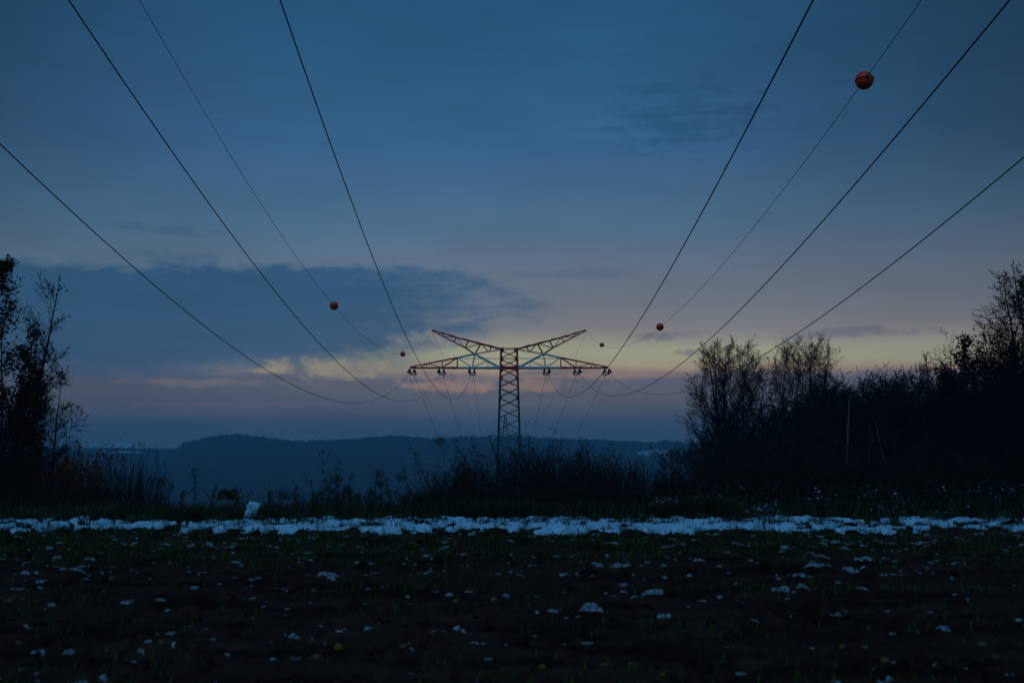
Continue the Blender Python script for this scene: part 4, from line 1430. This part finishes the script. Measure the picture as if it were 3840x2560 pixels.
# brambles with snow caught on their leaves
n = 30000
x, y = R2.uniform(2.4, 13.5, n), R2.uniform(18.8, 23.5, n)
top = np.clip(.42 + .36 * fbm(x / .9, y / .8, 3), .06, 1.0) * np.interp(y, [18.5, 19.3, 21.5, 23.5], [.15, .55, 1.5, 2.1]) * np.interp(x, [2.4, 3.2, 11, 13.5], [.3, .8, .85, .6])
z = T(x, y) + top * np.sqrt(R2.random(n))
v, f = leaf_cards(np.stack([x, y, z], 1), .075, R2, .3)
link('brambles', mk_mesh('brambles', v, f, M['greenleaf']), kind='stuff', label='tangled dark brambles on the bank before the thicket', cat='brambles')
cl = (perlin(x / .75 + 31, y / .6 + 5) + .40 * perlin(x / .2, y / .2) > .40) & (y < 22.3) & (x < 11.5) & (z > T(x, y) + top * .80) & (R2.random(n) < .9) & (top > .06)
pos = np.stack([x, y, z + .03], 1)[cl]
v, f = leaf_cards(pos, .052, R2, .8)
v2 = v.copy()
v2[:, 2] += .02
k = len(v)
link('caught_snow', mk_mesh('caught_snow', v2, f, M['caught']), kind='stuff', label='flecks of snow caught on the brambles', cat='snow')
cane = []
for k in range(70):
    x0, y0 = random.uniform(-9, 13), random.uniform(18.6, 22)
    a, L, h = random.uniform(0, 6.28), random.uniform(.5, 1.3), random.uniform(.25, .75)
    cane.append(([(x0 + math.cos(a) * L * t, y0 + math.sin(a) * L * t * .5, tz(x0, y0) + h * 4 * t * (1 - t) * (1 if t < .6 else .9)) for t in np.linspace(0, 1, 9)], [.006] * 9))
v, f = tubes(cane, 4)
link('canes', mk_mesh('canes', v, f, M['pinktwig']), kind='stuff', label='arching bramble canes over the margin grass', cat='brambles')


def tuft(px, Y, n, h, label, matname='straw', spread=.16):
    x0 = at(px, 1620, Y).x
    r = np.random.default_rng(int(px))
    x, y = x0 + np.clip(r.normal(0, 1, n), -1.8, 1.8) * spread, Y + np.clip(r.normal(0, 1, n), -1.8, 1.8) * spread
    v, f = blades(n, (x, y), h, .012, 1.0, r, lambda a, b: T(a, b) - .03)
    b = np.array((x0, Y, tz(x0, Y)))
    link('grass_tuft', mk_mesh('grass_tuft', v - b, f, M[matname]), None, b, label, 'grass tuft', 'arching grass tufts behind the snow')


for px, Y, n, h, lab in ((1850, 18.5, 260, .42, 'arching dry grass tuft behind the snow, just below the pylon'), (1950, 18.6, 300, .40, 'wide drooping grass tuft at the pylon, snow at its foot'),
                         (2050, 18.5, 240, .36, 'drooping grass tuft beside the wide one below the pylon'), (1740, 18.6, 240, .45, 'grass tuft where the dark low bushes meet the snow'), (2180, 18.7, 260, .42, 'grass tuft between pylon and brambles'),
                         (2590, 18.1, 420, .50, 'large dark grass tuft standing among the snow lumps before the brambles'), (2690, 18.2, 380, .52, 'largest grass tuft beside the snow-caught brambles'), (2480, 18.4, 240, .40, 'low grass tuft where the brambles begin'),
                         (140, 18.3, 260, .30, 'green grass tuft behind the snow under the oaks'), (380, 18.3, 280, .34, 'grass tuft behind the snow under the orange bush'), (560, 17.6, 200, .22, 'small grass tuft sticking out of the snow bank'), (760, 18.5, 260, .36, 'grass tuft beside the arching leafy shoot')):
    tuft(px, Y, n, h, lab, 'greengrass' if px in (140, 380, 560) else 'straw')


# tall weeds and leafy shoots at the slope edge
def weed(px, top, Y, kind, lean, label):
    b = base_at(px, Y)
    H = at(px, top, Y).z - b.z
    g = Grow(int(px * 7 + Y), (9, 3), (.22, .4), ((25, 55), (25, 60)), (.03, .1, .12), (.02, .05, .02), .0028, .55, (.45, .3), 1 if kind == 'shoot' else 2, (9, 5, 3), .8)
    g.branch((0, 0, 0), norm((lean, 0, 1)), H * 1.03, .0065, 0, .35)
    parts = [('stem', g.meshes('weed', 'twig', 'twig', 0)[0][1]), ('side_shoots', g.meshes('weed', 'twig', 'twig', 0)[1][1])]
    R = np.random.default_rng(int(px))
    if kind == 'plume':
        c = np.array(g.polys[0][0][0][-1])
        pos = c + R.normal(size=(240, 3)) * np.array((.07, .07, .06)) + np.array((lean * .1, 0, -.03))
        v, f = leaf_cards(pos, .028, R)
        parts.append(('seed_head', mk_mesh('seed_head', v, f, M['straw'])))
    else:
        P = np.array(g.polys[0][0][0])
        pos = np.concatenate([P[R.integers(3, len(P), 60)] + R.normal(size=(60, 3)) * .025, np.array(g.tips)[R.integers(0, len(g.tips), 40)]])
        v, f = leaf_cards(pos, .045, R)
        parts.append(('foliage', mk_mesh('shoot_leaves', v, f, M['yellowleaf'])))
    plant('weed', label, 'weed', b, parts, group='tall weeds along the slope edge')


for i, (px, top, Y, kind, lean, lab) in enumerate((
        (740, 1768, 23, 'shoot', .02, 'tallest thin shoot with yellowish leaves before the dark hill'), (700, 1850, 22, 'shoot', -.1, 'short leafy shoot beside the tallest yellowish one'),
        (780, 1825, 22, 'shoot', .3, 'leafy shoot slanting away from the tallest yellowish one'), (616, 1805, 23, 'plume', .0, 'thin dark stalk with a narrow seed head at the open side of the whips'), (860, 1860, 21, 'shoot', .5, 'strongly leaning leafy shoot near the boundary stone'),
        (1225, 1700, 24, 'shoot', -.03, 'tall bare-looking stem rising above the weeds, first of the pair'), (1265, 1735, 24, 'shoot', .04, 'tall thin stem, second of the pair above the weeds'),
        (1250, 1795, 22, 'plume', .1, 'brown seed plume at the foot of the tall thin pair'), (1400, 1775, 22, 'plume', .12, 'bushiest brown seed plume standing over the weeds'), (1440, 1815, 22, 'plume', -.05, 'brown seed plume next to the bushiest one'),
        (1470, 1785, 23, 'plume', .2, 'leaning seed plume bending toward the small pale pylon'), (1330, 1860, 21, 'plume', .05, 'short brown seed plume low in the weeds'), (1500, 1790, 22, 'shoot', -.3, 'thin arching stem below the small pale pylon'),
        (1590, 1755, 21, 'shoot', -.35, 'leafy climber stem leaning across the small pale pylon'), (1640, 1730, 21, 'shoot', -.45, 'long slanting stem with dark leaf clumps'), (1680, 1680, 22, 'shoot', -.42, 'longest slanting stem reaching up beside the leafy shrub'),
        (1720, 1650, 23, 'plume', -.30, 'slanting stalk with a dark seed head against the far hill'), (1760, 1655, 23, 'shoot', -.25, 'slanting stalk nearest the pylon foot'), (1000, 1840, 21, 'shoot', .1, 'leafy shoot behind the boundary stone'),
        (1050, 1850, 21, 'plume', .15, 'brown stalk a step from the boundary stone'))):
    weed(px, top, Y, kind, lean, lab)
for i in range(16):
    px, Y = random.uniform(1180, 1560), random.uniform(20.5, 23)
    weed(px, random.uniform(1830, 1890), Y, random.choice(('plume', 'plume', 'shoot')), random.uniform(-.2, .25), 'short withered weed in the brown clump below the valley trees')
# the leafy shoot that arches over beside the stone
b = base_at(775, 20.5)
arch = [((.62 * t), 0, .62 * math.sin(t * 2.1) * 1.0) for t in np.linspace(0, 1, 12)]
v, f = tubes([(arch, np.linspace(.012, .004, 12))], 6)
lp = np.array(arch)[R2.integers(6, 12, 150)] + R2.normal(size=(150, 3)) * np.array((.09, .09, .05))
lv, lf = leaf_cards(lp, .085, R2)
plant('leafy_shoot', 'arching shoot with large green and yellow leaves next to the boundary stone', 'shoot', b, [('stem', mk_mesh('arch_stem', v, f, M['pinktwig'], True)), ('foliage', mk_mesh('arch_leaves', lv, lf, M['yellowleaf']))])
b = base_at(1010, 19.6)
arch = [(1.15 * t, .1 * t, .34 * math.sin(t * 2.9) + .04) for t in np.linspace(0, 1, 14)]
v, f = tubes([(arch, np.linspace(.012, .006, 14))], 6)
link('arching_cane', mk_mesh('arching_cane', v, f, M['pinktwig'], True), None, b, 'single reddish cane arching over the grass beside the boundary stone', 'cane')

# boundary stone plastered with snow
b = at(938, 1948, 18.3)
b.z = tz(b.x, 18.3)
stone = link('boundary_stone', None, None, b, 'small leaning boundary stone plastered with snow, standing in the snow bank', 'stone', rotz=.2)
stone.rotation_euler = (0, R_(9), .2)
stone.scale = (1.1, 1.1, 1.15)


def rough_block(w, d, h, amp, seed, material, off=(0, 0, 0), nx=9, nz=14):
    r = np.random.default_rng(seed)
    V, F = [], []
    ns = 20
    for j in range(nz + 1):
        t = j / nz
        for i in range(ns):
            a = 2 * math.pi * i / ns
            c, s = math.cos(a), math.sin(a)
            k = 1 / max(abs(c), abs(s)) ** .8
            sh = 1 if t < .9 else (1 - ((t - .9) / .1) ** 2 * .45)
            q = 1 + amp * r.normal()
            V.append((w / 2 * c * k * sh * q + off[0], d / 2 * s * k * sh * q + off[1], h * t + amp * .3 * h * r.normal() * (j > 0) + off[2]))
    for j in range(nz):
        for i in range(ns):
            F.append((j * ns + i, j * ns + (i + 1) % ns, (j + 1) * ns + (i + 1) % ns, (j + 1) * ns + i))
    V.append((off[0], off[1], h * 1.01 + off[2]))
    tri = [(nz * ns + i, nz * ns + (i + 1) % ns, len(V) - 1) for i in range(ns)]
    return mk_mesh('block', V, [np.array(F), np.array(tri)], material, True)


link('stone_block', rough_block(.19, .17, .36, .03, 3, M['stone'], (.03, .03, -.05)), stone)
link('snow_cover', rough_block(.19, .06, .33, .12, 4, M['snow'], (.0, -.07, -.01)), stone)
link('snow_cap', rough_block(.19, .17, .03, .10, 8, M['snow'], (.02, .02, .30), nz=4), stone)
n = 380
x, y = b.x + .22 + RNG.normal(0, .09, n), 18.35 + RNG.normal(0, .08, n)
v, f = blades(n, (x, y), .26, .012, .9, RNG, T)
bb = np.array((b.x + .22, 18.35, tz(b.x + .22, 18.35)))
link('grass_tuft', mk_mesh('grass_tuft', v - bb, f, M['greengrass']), None, bb, 'dark green grass tuft leaning against the boundary stone', 'grass tuft', 'arching grass tufts behind the snow')


# ------------------------------------------------------------------ potatoes left on the field
def potato_mesh(seed, material):
    r = np.random.default_rng(seed)
    ph = r.uniform(0, 6.28, 6)
    V, nr, ns = [(0, 0, 1)], 7, 12
    for j in range(1, nr):
        for i in range(ns):
            th, a = math.pi * j / nr, 2 * math.pi * i / ns
            k = 1 + .08 * math.sin(2 * a + ph[0]) * math.sin(th) + .06 * math.sin(3 * th + ph[1]) + .05 * math.sin(3 * a + ph[2] + th)
            V.append((1.25 * k * math.sin(th) * math.cos(a), k * math.sin(th) * math.sin(a), .92 * k * math.cos(th)))
    V.append((0, 0, -.92))
    tri = [(0, 1 + i, 1 + (i + 1) % ns) for i in range(ns)] + [(len(V) - 1, 1 + (nr - 2) * ns + (i + 1) % ns, 1 + (nr - 2) * ns + i) for i in range(ns)]
    quad = [(1 + j * ns + i, 1 + (j + 1) * ns + i, 1 + (j + 1) * ns + (i + 1) % ns, 1 + j * ns + (i + 1) % ns) for j in range(nr - 2) for i in range(ns)]
    return mk_mesh('potato', V, [np.array(tri), np.array(quad)], material, True)


pm = {k: [potato_mesh(s + i * 3, M[k]) for i in range(3)] for s, k in enumerate(('potato', 'palepotato', 'orangepotato'))}
for i, (px, py, w, kd, lab) in enumerate((
        (445, 2176, 24, 'potato', 'round yellow potato on dark soil just below the green strip, under the oaks'), (71, 2232, 32, 'orangepotato', 'brownish orange oblong potato at the field edge under the oaks'),
        (298, 2139, 26, 'orangepotato', 'brown potato of a touching pair just below the green strip'), (268, 2133, 24, 'palepotato', 'greenish potato of a touching pair just below the green strip'),
        (111, 2396, 30, 'palepotato', 'dull greenish potato in the darkest lower corner below the oaks'), (634, 2411, 24, 'potato', 'bright yellow potato touching a white snow lump'),
        (375, 2118, 8, 'potato', 'tiny yellow potato at the rim of the green strip'), (1190, 2214, 20, 'potato', 'single bright yellow potato on bare soil below the weeds'),
        (1045, 2157, 11, 'potato', 'very small yellow potato below the boundary stone'), (1285, 2411, 42, 'potato', 'big yellow potato low in the field, half way to the pylon line'),
        (1205, 2462, 40, 'palepotato', 'pale oblong potato below the big yellow one'), (1521, 2418, 24, 'potato', 'yellow-green potato half sunk in soil between big yellow one and pylon line'),
        (1650, 2455, 14, 'orangepotato', 'tiny brown potato lying alone near the pylon line'), (2258, 2448, 26, 'potato', 'yellow potato beside a grey snow crumb, tree side of the pylon line'),
        (2030, 2475, 30, 'potato', 'yellow-green potato lowest under the pylon'), (2766, 2433, 32, 'orangepotato', 'bright orange potato with a small one at its foot'),
        (2774, 2453, 16, 'orangepotato', 'small orange potato at the foot of the bright orange one'), (2314, 2421, 26, 'orangepotato', 'brown potato behind the yellow one on the pylon line'),
        (2376, 2236, 20, 'orangepotato', 'brownish potato in the middle of the field'), (2472, 2504, 20, 'potato', 'dark yellow potato close to the picture bottom'),
        (2355, 2498, 26, 'palepotato', 'dull green potato close to the picture bottom'), (3131, 2406, 26, 'potato', 'yellow-green potato first in the loose row below the thicket'),
        (3199, 2403, 24, 'orangepotato', 'brown upright potato beside the yellow-green first of the row'), (3147, 2434, 16, 'orangepotato', 'small orange potato under the loose row'),
        (3214, 2438, 26, 'palepotato', 'dull green potato in the loose row below the thicket'), (3284, 2444, 32, 'potato', 'largest yellow potato of the loose row'),
        (3431, 2450, 28, 'orangepotato', 'dim brown potato past the largest of the row'), (3467, 2458, 15, 'orangepotato', 'small orange potato past the dim brown one'),
        (3643, 2414, 40, 'palepotato', 'pale oblong potato with a bent stalk behind it'), (3691, 2442, 30, 'palepotato', 'pale potato dusted with snow below the stalked one'),
        (3328, 2110, 22, 'palepotato', 'pale potato high in the field near the snow bank'))):
    Yc = EYE * F_PX / (py - 1620)
    r = w * Yc / F_PX / 2.4
    x = (px - 1920) / F_PX * Yc
    z = float(field_z(np.array(x), np.array(Yc)))
    o = link('potato', pm[kd][i % 3], None, (x, Yc, z + r * .62), lab, 'potato', 'potatoes left on the field', rotz=random.uniform(-.6, .6), scale=r)

# ------------------------------------------------------------------ one bird
bp = at(832, 450, 190)
bv = [(0, -.22, 0), (.05, 0, .03), (-.05, 0, .03), (0, .26, .01), (0, 0, -.05), (.42, .02, .12), (.20, .10, .10), (-.42, .02, .12), (-.20, .10, .10), (.09, .36, 0), (-.09, .36, 0)]
me = bpy.data.meshes.new('bird')
me.from_pydata(bv, [], [(0, 1, 2), (1, 3, 2), (0, 4, 1), (0, 2, 4), (1, 4, 3), (2, 3, 4), (1, 5, 6), (1, 6, 3), (2, 8, 7), (2, 3, 8), (3, 9, 10)])
me.materials.append(M['bird'])
link('bird', me, None, bp, 'tiny dark bird flying between the two cables high in the sky', 'bird')

# ------------------------------------------------------------------ evening haze in the valley air
hm = bpy.data.materials.new('haze')
hm.use_nodes = True
t = hm.node_tree
t.nodes.clear()
pv = t.nodes.new('ShaderNodeVolumePrincipled')
pv.inputs['Color'].default_value = (.22, .68, 1.0, 1)
pv.inputs['Density'].default_value = .00034
for a in ('Density Attribute', 'Color Attribute', 'Temperature Attribute'):
    if a in pv.inputs:
        pv.inputs[a].default_value = ''
t.links.new(pv.outputs[0], t.nodes.new('ShaderNodeOutputMaterial').inputs['Volume'])
hm.cycles.homogeneous_volume = True
zlo, zhi = -75.0, 27.0
link('haze', box_mesh('haze', (6600, 2930, zhi - zlo), hm, (0, 1050, (zhi + zlo) / 2)), kind='stuff', label='thin blue evening haze filling the valley air', cat='haze')
